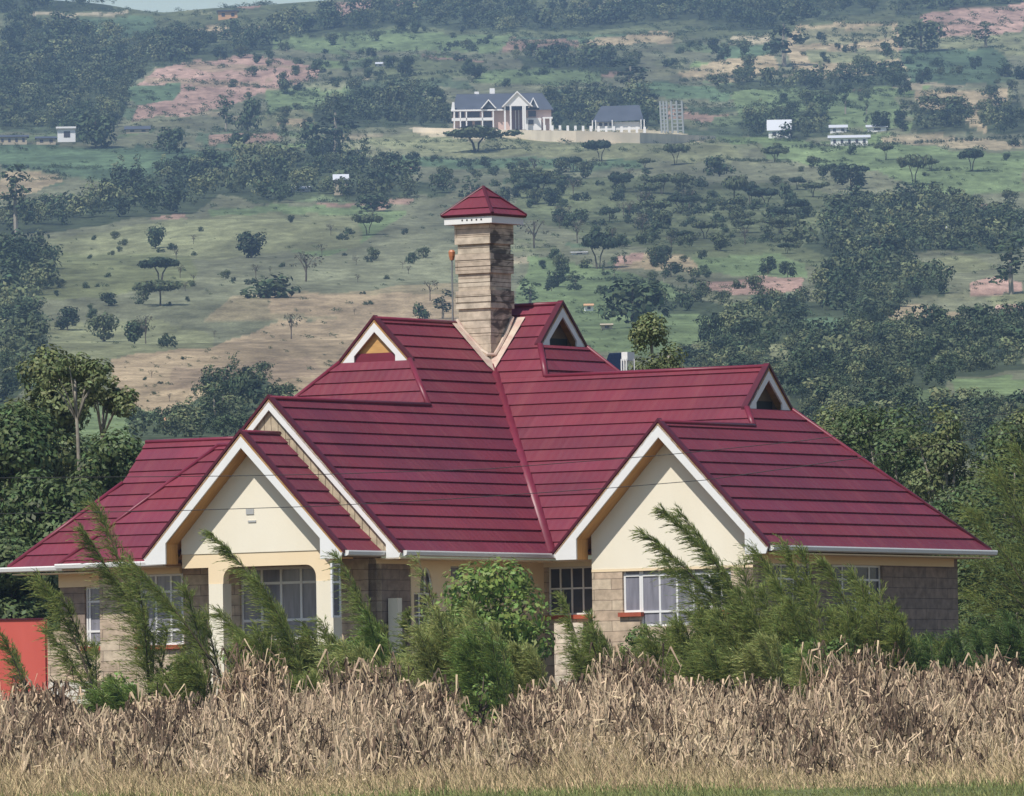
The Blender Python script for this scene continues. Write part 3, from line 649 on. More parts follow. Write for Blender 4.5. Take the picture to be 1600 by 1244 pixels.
# right gable front wall (stone) with the wide white window
VW = vR + .5; nw = N_(VW)
mm = lambda px, py: meas(px, py, v=VW)
a0, _, zt = mm(972, 888); a1 = mm(1142, 884)[0]; zbm = mm(1050, 955)[2]; zlo = mm(1050, 978)[2]; b0 = mm(1000, 960)[0]; b1 = mm(1108, 960)[0]
wl, wr = uR - (hR - .72), uR + (hR - .72)
wall(nw, wl, wr, ZG, zwin - .004, [(a0, a1, zbm, zt + .5), (b0, b1, zlo, zbm)], M['stone'])
window(nw, a0, b0 + .0, zbm, zt, [.0], [.83], M['frame'], M['curtain'], sillm=M['sill'], label='left casement with red sill')
window(nw, b0 + .002, b1, zlo, zt, [.27, .52, .76], [.25, .87], M['frame'], M['curtain'], label='wide middle window reaching lower than its neighbours')
window(nw, b1 + .002, a1, zbm, zt, [.5], [.83], M['frame'], M['glass'], sillm=M['sill'])
wall(nw, wl, wr, zwin - .06, zwin - .003, [], M['ochre'], 'lintel', th=.24, d=.012)
# right-hand wall, stone with its shade in the colour, ochre beam on top
ew = E_(6.01); me_ = lambda px, py: meas(px, py, u=6.01)
zbeam = me_(1300, 882)[2]
h1 = (me_(1205, 884)[1], me_(1268, 884)[1], me_(1230, 975)[2], zbeam + .5); h2 = (me_(1300, 884)[1], me_(1379, 884)[1], me_(1330, 965)[2], zbeam + .5)
wall(ew, VW, vE - .55, ZG, zbeam, [h1, h2], M['stoneshade'])
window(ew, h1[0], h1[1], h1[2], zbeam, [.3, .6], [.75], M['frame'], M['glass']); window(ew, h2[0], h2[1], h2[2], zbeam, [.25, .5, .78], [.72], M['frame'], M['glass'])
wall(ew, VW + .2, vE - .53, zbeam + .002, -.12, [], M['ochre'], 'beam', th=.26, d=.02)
wall(N_(8.25), -4, 5.99, ZG, -.13, [], M['stoneshade'])
# inner corner, wall B with the eight-pane window
pr0, pr1 = meas(866, 1000, v=-.25), meas(911, 972, v=-.25)
g = HB(); g.box(L3(pr0[0], -.25, ZG), L3(pr1[0], .70, pr1[2])); g.build('stone_pier', stone_mat('pale cut stone', (.78, .68, .55), (.70, .58, .46), (.40, .32, .25), sx=.6, msize=.01))
bw_ = N_(.72); mb_ = lambda px, py: meas(px, py, v=.72)
zb1 = mb_(880, 886)[2]; hb0 = (mb_(841, 886)[0], mb_(931, 886)[0] - .02, mb_(880, 961)[2], zb1)
hb0 = (max(hb0[0], -.60), min(hb0[1], wl), hb0[2], hb0[3])
wall(bw_, -.72, wl + .3, ZG, -.13, [hb0], M['stone'])
window(bw_, hb0[0], hb0[1] + .25, hb0[2], hb0[3], [.2, .4, .6, .8], [.55], M['frame'], M['glass'], bar=.04, sillm=M['sill'], label='eight-pane window in the inner corner')
wall(bw_, -.70, wl, zb1 + .002, -.132, [], M['cream'], 'beam', th=.24, d=.02)
wall(E_(wl), VW + .2, .9, ZG, -.13, [], M['stone'], th=.2, d=.0) if False else None
g = HB(); g.box(L3(wl + .0, VW + .22, ZG), L3(wl + .2, .72 + .02, -.13)); g.build('wall', M['stone'])
# wall A (right-facing): stone, then plastered part with arch
aw = E_(-.72); ma = lambda px, py: meas(px, py, u=-.72)
vsplit = ma(641, 900)[1]; zab = ma(600, 881)[2]
hA0 = (ma(523, 900)[1], ma(536, 900)[1], ma(530, 965)[2], zab)
wall(aw, -6.25, vsplit, ZG, zab, [hA0], M['stoneshade'])
window(aw, hA0[0], hA0[1], hA0[2], zab, [], [.65], M['frame'], M['glass'])
wall(aw, -6.25, vsplit, zab + .002, -.13, [], M['ochre'], 'beam', th=.24, d=.02)
hA1 = (ma(646, 940)[1], ma(682, 940)[1], ma(660, 992)[2], ma(660, 926)[2]); hA2 = (ma(703, 886)[1], ma(726, 886)[1], ma(714, 906)[2], ma(714, 885)[2]); hA3 = (ma(799, 892)[1], ma(826, 892)[1], ma(812, 940)[2], ma(812, 893)[2])
hA1t = (ma(655, 905)[1], ma(675, 905)[1], hA1[3], ma(664, 887)[2])
wall(aw, vsplit + .002, .74, ZG, -.13, [hA1, hA2, hA3, hA1t], M['ochre'], th=.24, d=.02)
window(aw, hA1[0], hA1[1], hA1[2], hA1[3] - .0, [.35, .75], [.45], M['frame'], M['glass'], bar=.04)
# arched fanlight over it
af = HB(); cA = (hA1t[0] + hA1t[1]) / 2; rA = (hA1t[1] - hA1t[0]) / 2; zA0 = hA1t[2]; zA1 = hA1t[3]
arc = [(cA + rA * math.cos(t), zA0 + (zA1 - zA0) * math.sin(t)) for t in np.linspace(0, math.pi, 13)]
af.prism([L3(*aw(a, -.05, z)) for a, z in arc], Vector((-.03, 0, 0)))
afo = af.build('fanlight', M['glass']); fr_ = HB(); fr_.tube([L3(*aw(a, -.03, z)) for a, z in arc], .03, 6); fr_.box(L3(*aw(cA - .02, -.02, zA0)), L3(*aw(cA + .02, -.05, zA1))); fr_.build('fanlight_frame', M['frame'], afo)
corner_fill = HB()
for sgn in (-1, 1):
    P = [(cA + sgn * rA, zA1)] + [(cA + sgn * rA * math.cos(t), zA0 + (zA1 - zA0) * math.sin(t)) for t in np.linspace(0, math.pi / 2, 8)]
    corner_fill.prism([L3(*aw(a, .018, z)) for a, z in P], Vector((-.2, 0, 0)))
corner_fill.build('arch_surround', M['ochre'])
window(aw, hA2[0], hA2[1], hA2[2], hA2[3], [], [], M['framedull'], M['curtain'], bar=.03); window(aw, hA3[0], hA3[1], hA3[2], hA3[3], [.4], [.75], M['frame'], M['glass'], bar=.04)
cp = HB(); cp.box(L3(*aw(ma(604, 935)[1], .30, ZG)), L3(*aw(ma(611, 935)[1], .04, ma(608, 935)[2]))); cp.build('short_pillar', M['cream'])
# ---- porch under the small gable
pw = N_(vW); mpz = lambda px, py: meas(px, py, v=vW)
x0, x1, x2, x3 = mpz(325, 900)[0], mpz(348, 900)[0], mpz(493, 900)[0], mpz(520, 900)[0]
xl, xr = uS - (hS - .72), uS + (hS - .60)
xr = max(x3, xr) + .001; zbl = mpz(420, 884)[2]; zar = mpz(356, 905)[2]
bm_ = HB()
def arcp(cx, cz, rx, rz, t0, t1): return [(cx + rx * math.cos(t), cz + rz * math.sin(t)) for t in np.linspace(t0, t1, 7)]
rr = .28
outl = [(xl, zg - .003), (xl, zbl), (x0, zbl), (x0, zar - .1), (x1, zar - .1)] + arcp(x1 + rr, zbl - rr, rr, rr, math.pi, math.pi / 2) + arcp(x2 - rr, zbl - rr, rr, rr, math.pi / 2, 0) + [(x2, zar - .1), (x3, zar - .1), (x3, zbl), (xr, zbl), (xr, zg - .003)]
bm_.prism([L3(*pw(a, -.02, z)) for a, z in outl], L3(*pw(0, -.24, 0)) - L3(*pw(0, -.02, 0)))
bm_.build('porch_beam', M['ochre'])
for a, b in ((x0, x1), (x2, x3)):
    q = HB(); q.box(L3(a + .01, vW + .01, ZG), L3(b - .01, vW + .35, zar - .102)); q.build('pillar', M['cream'])
# porch back wall and its tall windows
vP = -6.25; pb = N_(vP); mq = lambda px, py: meas(px, py, v=vP)
hp = (mq(374, 900)[0], mq(494, 900)[0], mq(430, 1000)[2], mq(430, 886)[2])
wall(pb, -6.2, -.72, ZG, -.03, [hp], M['stone'])
window(pb, hp[0], hp[1], hp[2], hp[3], [.27, .52, .78], [.27, .78], M['frame'], M['curtain'], bar=.06, label='tall porch window with white bars')
# front section wall, left of the porch
fw = N_(-6.33); mf = lambda px, py: meas(px, py, v=-6.33)
fz = mf(250, 897)[2]
hf = (mf(216, 905)[0], mf(283, 905)[0], mf(250, 1008)[2], fz)
wall(fw, -8.5, -6.2, ZG, fz, [hf], M['stone'], d=.0)
window(fw, hf[0], hf[1], hf[2], fz, [.37, .72], [.2, .75], M['frame'], M['curtain'], sillm=M['sill'], label='three-light window with red sill')
wall(fw, -8.52, -6.18, fz + .002, -.17, [], M['ochre'], 'beam', th=.24, d=.02)
g = HB(); g.box(L3(-8.5, -6.1, ZG), L3(-8.3, -2.4, -.17)); g.build('wall', M['stone'])
# left wing wall
lw = N_(-2.35); ml = lambda px, py: meas(px, py, v=-2.35)
lz = ml(110, 918)[2]; xl0 = ml(94, 940)[0]
hl = (ml(132, 930)[0], ml(159, 930)[0], ml(145, 1010)[2], lz)
wall(lw, xl0, -8.3, ml(110, 985)[2], lz, [hl], M['stoneshade'])  # upper part in darker stone: the eave's shadow is painted in
wall(lw, ml(73, 1000)[0], -8.3, ZG - .4, ml(110, 985)[2] - .002, [hl], M['stone'], 'lower_wall', th=.25, d=.03)
window(lw, hl[0], hl[1], hl[2], lz, [.2], [.25, .75], M['frame'], M['curtain'], sillm=M['sill'], label='narrow tall window with red sill')
wall(lw, xl0 - .02, -8.3, lz + .002, -.13, [], M['ochre'], 'beam', th=.26, d=.03)
g = HB(); g.box(L3(xl0, -2.1, ZG), L3(xl0 + .2, 3., -.13)); g.build('wall', M['stone'])
pl_ = HB(); q0 = meas(72, 1066, v=-3.1); q1 = meas(150, 1066, v=-3.1)
pl_.box(L3(q0[0], -3.1, ZG - .6), L3(q1[0], -2.39, q0[2])); pl_.build('plinth', M['plinth'])
# ---- gable air vents
vt = HB(); c0 = meas(385, 804, v=vW); c1 = meas(397, 795, v=vW); vt.box(L3(c0[0], vW - .02, c0[2]), L3(c1[0], vW + .02, c1[2]))
c0 = meas(388, 816.5, v=vW); c1 = meas(400.5, 813, v=vW); vt2 = HB(); vt2.box(L3(c0[0], vW - .02, c0[2]), L3(c1[0], vW + .02, c1[2]))
vt.build('air_vent', M['framedull'], gw); vt2.build('air_vent', M['framedull'], gw)
# ---- chimney
uc, vc, wc = -4.80, 4.79, .92
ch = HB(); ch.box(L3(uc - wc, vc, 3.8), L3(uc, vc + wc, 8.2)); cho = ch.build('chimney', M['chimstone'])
zy = lambda py: meas(765, py, v=vc)[2]
for t, b, o_ in ((350, 380, .055), (395, 426, .05), (453, 481, .05)):
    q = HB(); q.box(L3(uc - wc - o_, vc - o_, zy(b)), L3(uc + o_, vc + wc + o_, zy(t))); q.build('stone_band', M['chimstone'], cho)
for yy in (366, 386, 405, 415, 440, 462, 471, 500, 520):
    q = HB(); e_ = .057 if yy in (366, 405, 415, 462, 471) else .003
    z_ = zy(yy); q.box(L3(uc - wc - e_, vc - e_, z_ - .008), L3(uc + e_, vc + wc + e_, z_ + .006)); q.build('stone_course', M['bark'], cho)
zf0, zf1 = zy(349), zy(337); cw = .23
q = HB(); q.box(L3(uc - wc - cw, vc - cw, zf0), L3(uc + cw, vc + wc + cw, zf1)); fo = q.build('cap_fascia', M['white'], cho)
for k in range(5):
    q = HB(); t_ = uc + cw - (wc + 2*cw) * (.62 - .1 * k); q.box(L3(t_ - .02, vc - cw - .006, zf0 + .07), L3(t_ + .02, vc - cw, zf0 + .11)); q.build('vent_hole', M['wire'], fo)
cr = HB(); cd = HB(); o2 = cw + .06; ap = (uc - wc / 2, vc + wc / 2, zy(292) + .02)
C4 = [(uc - wc - o2, vc - o2, zf1 + .02), (uc + o2, vc - o2, zf1 + .02), (uc + o2, vc + wc + o2, zf1 + .02), (uc - wc - o2, vc + wc + o2, zf1 + .02)]
for i in range(4):
    roof_face(cr, cd, (C4[i], C4[(i + 1) % 4], ap), .03); line(C4[i], ap, .045, .03, cd)
co = cr.build('cap_roof', M['roof'], cho, recalc=False); put_rib(co, cr)
cdo = cd.build('cap_deck', M['trim'], cho)
# mortar flashing where the chimney meets the roof
fl = HB()
zT = 5.72
fl.tube([L3(-5.76, vc - .03, 5.9), L3(-5.55, vc - .05, 5.62), L3(-5.3, vc - .05, 5.38), L3(-5.05, vc - .05, 5.14), L3(-4.86, vc - .06, 5.03), L3(uc + .05, vc + .08, 5.02), L3(uc + .05, vc + .30, 5.22), L3(uc + .05, vc + .60, 5.55), L3(uc + .04, vc + .9, 5.95)], .05, 6)
def onA(u, v, d=.06): return L3(u + d * .7, v, -u + d * .7)
def onB(u, v, d=.06): return L3(u, v - d * .7, v + d * .7)
fl.prism([onA(-5.76, 4.75), onA(-5.76, 4.50), onA(-4.70, 4.42), onA(-4.50, 4.52), onA(-4.75, 4.76)], (.01, 0, .012))
fl.prism([onB(uc + .0, 4.79), onB(uc + .24, 4.50), onB(uc + .30, 5.9), onB(uc + .04, 5.9)], (0, -.01, .012))
fl.build('flashing', M['concrete'], cho)
# thin mast with an orange cap behind the ridge
q = HB(); B_ = L3(-6.15, 5.4, 5.3)
tp = meas(706, 399, v=5.4); q.tube([L3(tp[0], 5.4, 5.0), L3(tp[0], 5.4, tp[2])], .022, 6); mo = q.build('mast', M['metal'])
q = HB(); q.tube([L3(tp[0], 5.4, tp[2] - .12), L3(tp[0], 5.4, tp[2] - .02), L3(tp[0], 5.4, tp[2] + .08), L3(tp[0], 5.4, tp[2] + .13)], [.05, .075, .085, .05], 8); q.build('mast_cap', M['orange'], mo)
# ---- solar water heater on the back slope
P0 = meas(955, 560, v=8.2)
sh = empty('solar_water_heater', house.matrix_basis @ L3(P0[0], 8.6, 2.2)); sh.rotation_euler = (0, 0, -HA_)
tag(sh, 'dark blue solar panel with white tank on the rear roof slope', 'solar heater')
class SB(MB): pass
bx0 = P0[2] - 2.2
s = MB(); s.prism([(-.40, -.25, bx0 - .4), (.16, -.25, bx0 - .4), (.16, .1, bx0 + .13), (-.40, .1, bx0 + .13)], (0, .06, .03)); s.build('solar_panel', mat('solar collector', (.006, .012, .032), .2, .5), sh)
s = MB(); s.box((.17, -.20, bx0 - .06), (.34, .12, bx0 + .15)); s.build('tank', M['white'], sh)
s = MB()
for x_, y_ in ((-.5, .1), (.12, .1), (.20, -.25), (.27, -.25), (.34, .1), (.34, -.25)): s.tube([(x_, y_, -1.6), (x_, y_, bx0 - .02)], .02, 6)
s.build('stand', M['white'], sh)

# ---- red sheet gate at the far left
ra = at(70, 968, 224); rb = at(-60, 964, 223); ga = T(ra.x, ra.y)
gt = empty('red_fence_panel', (ra.x, ra.y, float(ga))); tag(gt, 'plain orange-red sheet metal fence at the far left of the house', 'fence')
hgt = ra.z - float(ga)
s = MB(); s.box((-6, 0, -.4), (0, .04, hgt)); s.build('sheet', M['red'], gt)
s = MB(); s.box((-6, -.03, hgt), (.02, .07, hgt + .035)); s.build('top_rail', M['trim'], gt)
s = MB(); s.box((-.02, .05, -.4), (.05, .12, hgt)); s.build('post', M['red'], gt)
# ---- two cables across the house
def cable(pts, dist, lab):
    P = [at(x, y, dist) for x, y in pts]
    s = MB(); s.tube(P, .0075, 5); o = s.build('overhead_cable', M['wire']); tag(o, lab, 'cable', 'thin cables strung across the house front')
cable([(-900, 760), (-300, 798), (0, 803), (280, 798), (500, 791), (700, 780), (948, 763), (1104, 750), (1340, 716), (1620, 670), (2400, 520)], 200, 'lower of two thin dark cables crossing both cream gable walls')
cable([(-900, 700), (-300, 738), (0, 747), (345, 744), (515, 741), (760, 733), (1016, 713), (1090, 706), (1252, 689), (1620, 640), (2400, 500)], 201, 'upper of two thin dark cables crossing both cream gable tips')
# ================================================================ foliage
def tube_mesh_into(mb, pts, r0, r1, n=6):
    k = len(pts); mb.tube(pts, [r0 + (r1 - r0) * i / (k - 1) for i in range(k)], n)
def crown_leaves(blobs, per, size, rg, up=.35, squash=.8):
    out = []
    for (c, r) in blobs:
        n = max(8, int(per * r * r)); d = unit(rg.normal(size=(n, 3))); rad = r * rg.uniform(.5, 1.08, n) ** .6
        p = d * rad[:, None]; p[:, 2] *= squash
        out.append(leaves_at(np.array(c) + p, size, up, rg=rg, out=d, outw=1.7))
    return np.concatenate(out)
def broadleaf(name, label, cat, px, py0, dist, wpx, hpx, m_, group=None, nb=22, leaf=.085, per=420, seed=0, blobr=(.5, 1.), trunk=True, lean=0, cbase=.25, bark='bark', shape=1.0):
    rg = np.random.default_rng(seed + 100); s = ppm(dist); W, Hh = wpx / s, hpx / s
    b = at(px, py0, dist); g = float(T(b.x, b.y)); tz = at(px, py0 - hpx, dist).z; b.z = g; Hh = tz - g
    root = empty(name, (b.x, b.y, g)); tag(root, label, cat, group)
    top = Hh
    z0 = max(0, b.z - g)
    blobs = []
    for i in range(nb):
        t = rg.uniform(cbase, 1); prof = math.sqrt(max(.02, 1 - (t * .97) ** 5)) * min(1, .5 + t * 1.4)
        a = rg.uniform(0, 2 * math.pi); q = W / 2 * prof * rg.uniform(.25, .85) * shape
        r = rg.uniform(*blobr) * min(W, Hh * .8) * .27
        blobs.append(((math.cos(a) * q + lean * t, math.sin(a) * q, z0 + t * (top - z0) - r * .6), r))
    V = crown_leaves(blobs, per, leaf, rg)
    link('crown', quads_mesh('crown', V, m_), root)
    if trunk:
        tb = MB(); tr = max(.05, Hh * .022)
        mid = (lean * .4 + rg.uniform(-.1, .1), 0, z0 + (top - z0) * .45)
        tube_mesh_into(tb, [(0, 0, -.2), (lean * .15, .05, mid[2] * .5), mid], tr * 1.5, tr)
        for (c, r) in blobs[:14]:
            m1 = ((mid[0] + c[0]) / 2 + rg.uniform(-.1, .1), (mid[1] + c[1]) / 2, (mid[2] * .55 + c[2] * .45))
            tube_mesh_into(tb, [mid if c[2] > mid[2] else (mid[0] * .5, 0, mid[2] * .6), m1, c], tr * .6, tr * .15, 5)
        tb.build('trunk', M[bark], root, smooth=True)
    return root

# ---- big trees left of the house
GL = 'tall dark trees rising left of the house'
broadleaf('broadleaf_tree', 'lower tree with rounded olive crown at the left picture edge', 'tree', 15, 990, 262, 230, 360, M['leafA'], GL, 44, seed=1, per=800)
broadleaf('broadleaf_tree', 'tallest bright-topped tree above the left roof wing', 'tree', 80, 960, 272, 170, 420, M['leafB'], GL, 44, seed=2, per=800, lean=.1)
# two slim high-crowned trees
def slim(label, px, topy, dist, lean, seed, wpx=70, cy=60, bot=700):
    rg = np.random.default_rng(seed); b = at(px, bot, dist); g = float(T(b.x, b.y)); t = at(px + lean, topy, dist)
    root = empty('slim_tree', (b.x, b.y, g)); tag(root, label, 'tree', GL); s = ppm(dist)
    H_ = t.z - g; lx = t.x - b.x
    blobs = [((lx + rg.uniform(-.5, .5) * wpx / s, rg.uniform(-.5, .5), H_ - rg.uniform(.1, 1) * cy / s), rg.uniform(.2, .38)) for _ in range(16)]
    link('crown', quads_mesh('crown', crown_leaves(blobs, 1500, .07, rg), M['leafB']), root)
    tb = MB(); tube_mesh_into(tb, [(0, 0, -.2), (lx * .1, 0, H_ * .4), (lx * .6, 0, H_ * .75), (lx, 0, H_ * .93)], .09, .035)
    for c, r in blobs[::2]: tube_mesh_into(tb, [(lx * .7, 0, H_ * .8), ((lx * .8 + c[0]) / 2, c[1] / 2, (H_ * .83 + c[2]) / 2), c], .03, .01, 5)
    tb.build('trunk', M['palebark'], root, smooth=True)
slim('slim leaning tree with round tuft right of the tallest left tree', 150, 590, 268, 12, 31, 72, 50, 700)
slim('slim pale-trunked tree forking under the tallest left crown', 128, 556, 266, -12, 32, 90, 55, 720)
broadleaf('broadleaf_tree', 'leafy tree right behind the left roof hip', 'tree', 175, 960, 264, 170, 290, M['leafA'], GL, 40, seed=3, per=800)
broadleaf('broadleaf_tree', 'dark tree between the edge tree and the red fence', 'tree', 75, 1010, 248, 190, 280, M['leafA'], GL, 36, seed=4, per=900)
broadleaf('broadleaf_tree', 'shaded tree standing farther behind the left roof wing', 'tree', 130, 960, 290, 260, 280, M['leafA'], GL, 44, seed=5, per=600)
broadleaf('broadleaf_tree', 'low dark tree filling the gap above the red fence', 'tree', 10, 1030, 244, 220, 190, M['leafA'], GL, 30, seed=6, per=900)
# ---- trees right of and behind the house
GR = 'trees standing behind the right end of the roof'
broadleaf('feathery_tree', 'pale yellowish tree just right of the solar panel', 'tree', 1025, 700, 290, 105, 210, M['leafB'], None, 60, seed=7, per=1100, leaf=.06, bark='palebark', cbase=.62, blobr=(.5, .9))
for i, (lab, px, py, d, wp, hp_, mt) in enumerate([
    ('round olive tree touching the right gablet', 1310, 820, 330, 150, 190, 'leafB'), ('dense tree halfway down the right roof slope', 1375, 880, 320, 180, 250, 'leafA'),
    ('tall broad-leaved tree with tufted crown right of the roof', 1475, 920, 300, 130, 295, 'leafB'), ('leafy tree beside the roof hip with pale leaning trunk', 1425, 920, 310, 150, 260, 'leafA'),
    ('tree at the right edge above the dark hedge', 1575, 960, 300, 160, 300, 'leafA'), ('dark low tree behind the right roof corner', 1500, 1000, 290, 190, 240, 'leafA'),
    ('shaded tree directly right of the stone end wall', 1560, 1040, 262, 170, 220, 'leafA'), ('low round tree behind the long ridge', 1240, 800, 350, 120, 130, 'leafA'), ('wide grey-green tree at the far right', 1600, 900, 340, 120, 260, 'leafB')]):
    broadleaf('broadleaf_tree', lab, 'tree', px, py, d, wp, hp_, M[mt], GR, 36, seed=20 + i, per=700, leaf=.075, bark='palebark')

# ---- wind-blown feathery saplings (plumes)
def plume(rg, p0, p1, bend, length=.42, n=150, width=.0065, wind=(-.75, 0, .22), spread=1.0):
    """returns (quads, stem points): a curved shoot clothed in fine needles swept by the wind"""
    p0, p1 = np.array(p0), np.array(p1); mid = (p0 + p1) / 2 + np.array(bend)
    t = rg.uniform(.04, 1, n) ** .75
    B = lambda q: ((1-q)**2)[:, None] * p0 + (2*q*(1-q))[:, None] * mid + (q**2)[:, None] * p1
    c = B(t); tang = unit(B(np.minimum(t + .03, 1.03)) - B(t))
    side = unit(rg.normal(size=(n, 3)) * np.array([1, 1, .8])); d = unit(tang * .75 + side * .75 * spread + np.array(wind) * rg.uniform(.2, .8))
    Ls = length * (1.25 - .75 * t) * rg.uniform(.4, 1.3, n)
    q = []; m = 13
    for k in range(m):
        f = (k + .5) / m; droop = np.array((-.35, 0, -.42)) * f * f
        tip = c + (d * f + droop * .55) * Ls[:, None]
        nd = unit(d + 2 * droop * .5 + rg.normal(size=(n, 3)) * .22)
        nl = .15 * (1.15 - .6 * f) * rg.uniform(.6, 1.3, n)[:, None]; wd = unit(np.cross(nd, rg.normal(size=(n, 3)))) * width
        q.append(diamonds(tip + nd * nl * .4, nd * nl * .6, wd))
    st = [tuple(x) for x in B(np.linspace(0, 1, 9))]
    return np.concatenate(q), st
def sapling(label, px, py, dist, shoots, m_='needle', group='wind-blown feathery saplings before the house', dens=1., seed=0, length=.74):
    rg = np.random.default_rng(500 + seed); b = at(px, py, dist); g = float(T(b.x, b.y))
    root = empty('feathery_sapling', (b.x, b.y, g)); tag(root, label, 'sapling', group)
    Q, tb = [], MB()
    for (ax, ay, bx_, by, bend, wscale) in shoots:
        A = at(ax, ay, dist + rg.uniform(-.5, .5)); B2 = at(bx_, by, dist + rg.uniform(-.9, .9))
        o = Vector((b.x, b.y, g)); a_, b_ = A - o, B2 - o
        Ln = (b_ - a_).length
        q, st = plume(rg, a_, b_, (bend / ppm(dist), 0, abs(bend) * .3 / ppm(dist)), length * wscale, int(44 * Ln * dens) + 16)
        Q.append(q); tb.tube(st, [.03 * (1 - i / 8.6) + .004 for i in range(9)], 5)
        tb.tube([(0, 0, -.1), (a_.x * .5, a_.y * .5, a_.z * .45), tuple(a_)], [.045, .038, .03], 5)
    link('foliage', quads_mesh('foliage', np.concatenate(Q), M[m_]), root)
    tb.build('stem', M['bark'], root, smooth=True)
D1_ = 212
sapling('tall leaning sapling whose tip crosses the left roof wing', 235, 1120, D1_, [(240, 1110, 150, 790, 28, 1.1), (238, 1060, 205, 880, 10, 1.0), (240, 1000, 130, 830, 0, .8), (235, 1110, 225, 960, 0, 1.1), (238, 1090, 262, 985, 6, .9)], seed=1, dens=1.5)
sapling('sapling in front of the far left wall corner', 145, 1110, 214, [(150, 1100, 62, 905, 20, .9), (150, 1110, 75, 985, 10, .7), (145, 1060, 95, 930, 8, .8), (150, 1100, 150, 1010, 0, .7)], seed=2, dens=1.4)
sapling('thin sapling crossing the orange-red fence', 40, 1110, 206, [(48, 1110, -8, 975, 12, .55), (48, 1110, 20, 1020, 8, .6)], seed=3)
sapling('bushy sapling between the left windows and the porch', 335, 1090, 211, [(335, 1040, 215, 888, 10, .9), (345, 1060, 250, 930, 10, .9), (330, 1080, 290, 920, 4, .9), (350, 1080, 320, 960, 0, .9)], seed=4, dens=1.3)
sapling('sapling in front of the porch with a drooping wispy tip', 470, 1090, 210, [(470, 1060, 330, 835, 42, .7), (475, 1080, 400, 905, 22, .9), (470, 1080, 440, 960, 8, 1.), (480, 1090, 380, 990, 6, 1.), (450, 1090, 345, 960, 10, .9)], seed=5, dens=1.4)
sapling('slender sapling before the stone wall right of the porch', 610, 1080, 212, [(615, 1070, 528, 872, 14, .8), (615, 1080, 560, 940, 8, .9), (610, 1090, 600, 980, 0, .8), (625, 1080, 640, 960, 0, .6)], seed=6)
sapling('tall wispy weed spray beside the arched window', 690, 1070, 211, [(700, 1060, 652, 870, 10, .5), (690, 1070, 668, 940, 4, .7), (715, 1080, 705, 960, 4, .8)], 'needle2', seed=7, dens=.45)
sapling('large sapling sweeping its long tips over the right cream gable', 1180, 1100, 211, [(1185, 1060, 1030, 795, 70, .65), (1180, 1070, 1005, 832, 50, .75), (1180, 1080, 1060, 800, 56, .8), (1180, 1090, 1040, 880, 26, 1.), (1180, 1090, 1110, 905, 18, 1.1), (1170, 1090, 1080, 960, 16, 1.1), (1190, 1090, 1160, 890, 12, 1.2), (1160, 1100, 1120, 990, 8, 1.)], seed=8, dens=1.5)
sapling('broad sapling under the right eave gutter', 1270, 1100, 210, [(1270, 1060, 1180, 860, 24, 1.1), (1275, 1070, 1225, 850, 16, .8), (1270, 1080, 1215, 910, 10, 1.2), (1280, 1090, 1255, 860, 6, .9), (1270, 1090, 1240, 960, 4, 1.2), (1260, 1090, 1200, 980, 6, 1.1)], seed=9, dens=1.5)
sapling('dense sapling before the narrow windows of the brown stone wall', 1370, 1090, 210, [(1370, 1080, 1290, 880, 14, 1.1), (1375, 1080, 1335, 895, 10, 1.1), (1370, 1090, 1320, 960, 6, 1.2), (1390, 1090, 1375, 930, 6, 1.1), (1380, 1090, 1360, 990, 2, 1.1), (1400, 1090, 1410, 985, 0, .9)], seed=10, dens=1.5)
sapling('short sapling at the foot of the brown stone wall', 1440, 1090, 214, [(1440, 1080, 1400, 985, 6, .9), (1440, 1080, 1430, 1000, 2, .9), (1450, 1090, 1470, 1010, 0, .7)], seed=11)
sapling('small sapling before the eight-pane window', 905, 1090, 212, [(915, 1080, 880, 930, 8, .5), (905, 1090, 925, 960, -4, .6), (915, 1090, 930, 1010, 0, .7)], seed=12)
# large feathery conifer at the right edge
sapling('big spreading feathery tree at the right picture edge', 1640, 1090, 236, [(1640, 1000, 1520, 800, 20, 1.9), (1640, 960, 1560, 740, 14, 1.9), (1640, 1000, 1500, 845, 10, 1.9), (1650, 900, 1590, 700, 10, 1.8), (1650, 1040, 1520, 930, 10, 1.8), (1650, 1060, 1510, 985, 8, 1.8), (1650, 980, 1600, 860, 0, 1.9)], 'needle', 'feathery trees at the right edge', dens=1.3, seed=13)

# ---- leafy bushes and weeds along the house
def bush(label, px, py, dist, wpx, hpx, m_='bush', nb=16, leaf=.055, per=1500, seed=0, group='leafy bushes before the house', name='bush', cbase=.12, shape=1.):
    return broadleaf(name, label, 'bush', px, py, dist, wpx, hpx, M[m_], group, nb, leaf, per * .8, seed + 300, trunk=True, cbase=cbase, shape=shape)
bush('large bright green bush in front of the inner corner', 775, 1085, 215, 185, 212, nb=46, seed=1, leaf=.07, shape=1.15, per=700)
bush('yellow-green bush left of the large bright bush', 700, 1110, 213, 90, 160, seed=2, per=1500)
bush('dark green bush at the foot of the large bright bush', 830, 1095, 214, 80, 110, 'weed', seed=3)
bush('green bush right of the porch pillar', 560, 1095, 213, 110, 110, 'bush', seed=4)
bush('low dark bush before the porch steps', 470, 1110, 211, 110, 110, 'weed', seed=5)
bush('rounded green bush beneath the wide white window', 1010, 1090, 214, 140, 110, 'weed', seed=6)
bush('dark bush below the right casement sill', 1110, 1095, 213, 120, 120, 'weed', seed=7)
bush('bright weedy bush between the two right saplings', 1230, 1105, 208, 130, 125, 'bush', seed=8)
bush('weedy bush under the narrow windows', 1320, 1105, 208, 110, 120, 'weed', seed=9)
bush('small bush beside the leftmost sapling', 180, 1130, 209, 100, 80, 'bush', seed=10)
bush('low bush beneath the three-light window', 290, 1110, 212, 110, 75, 'weed', seed=11)
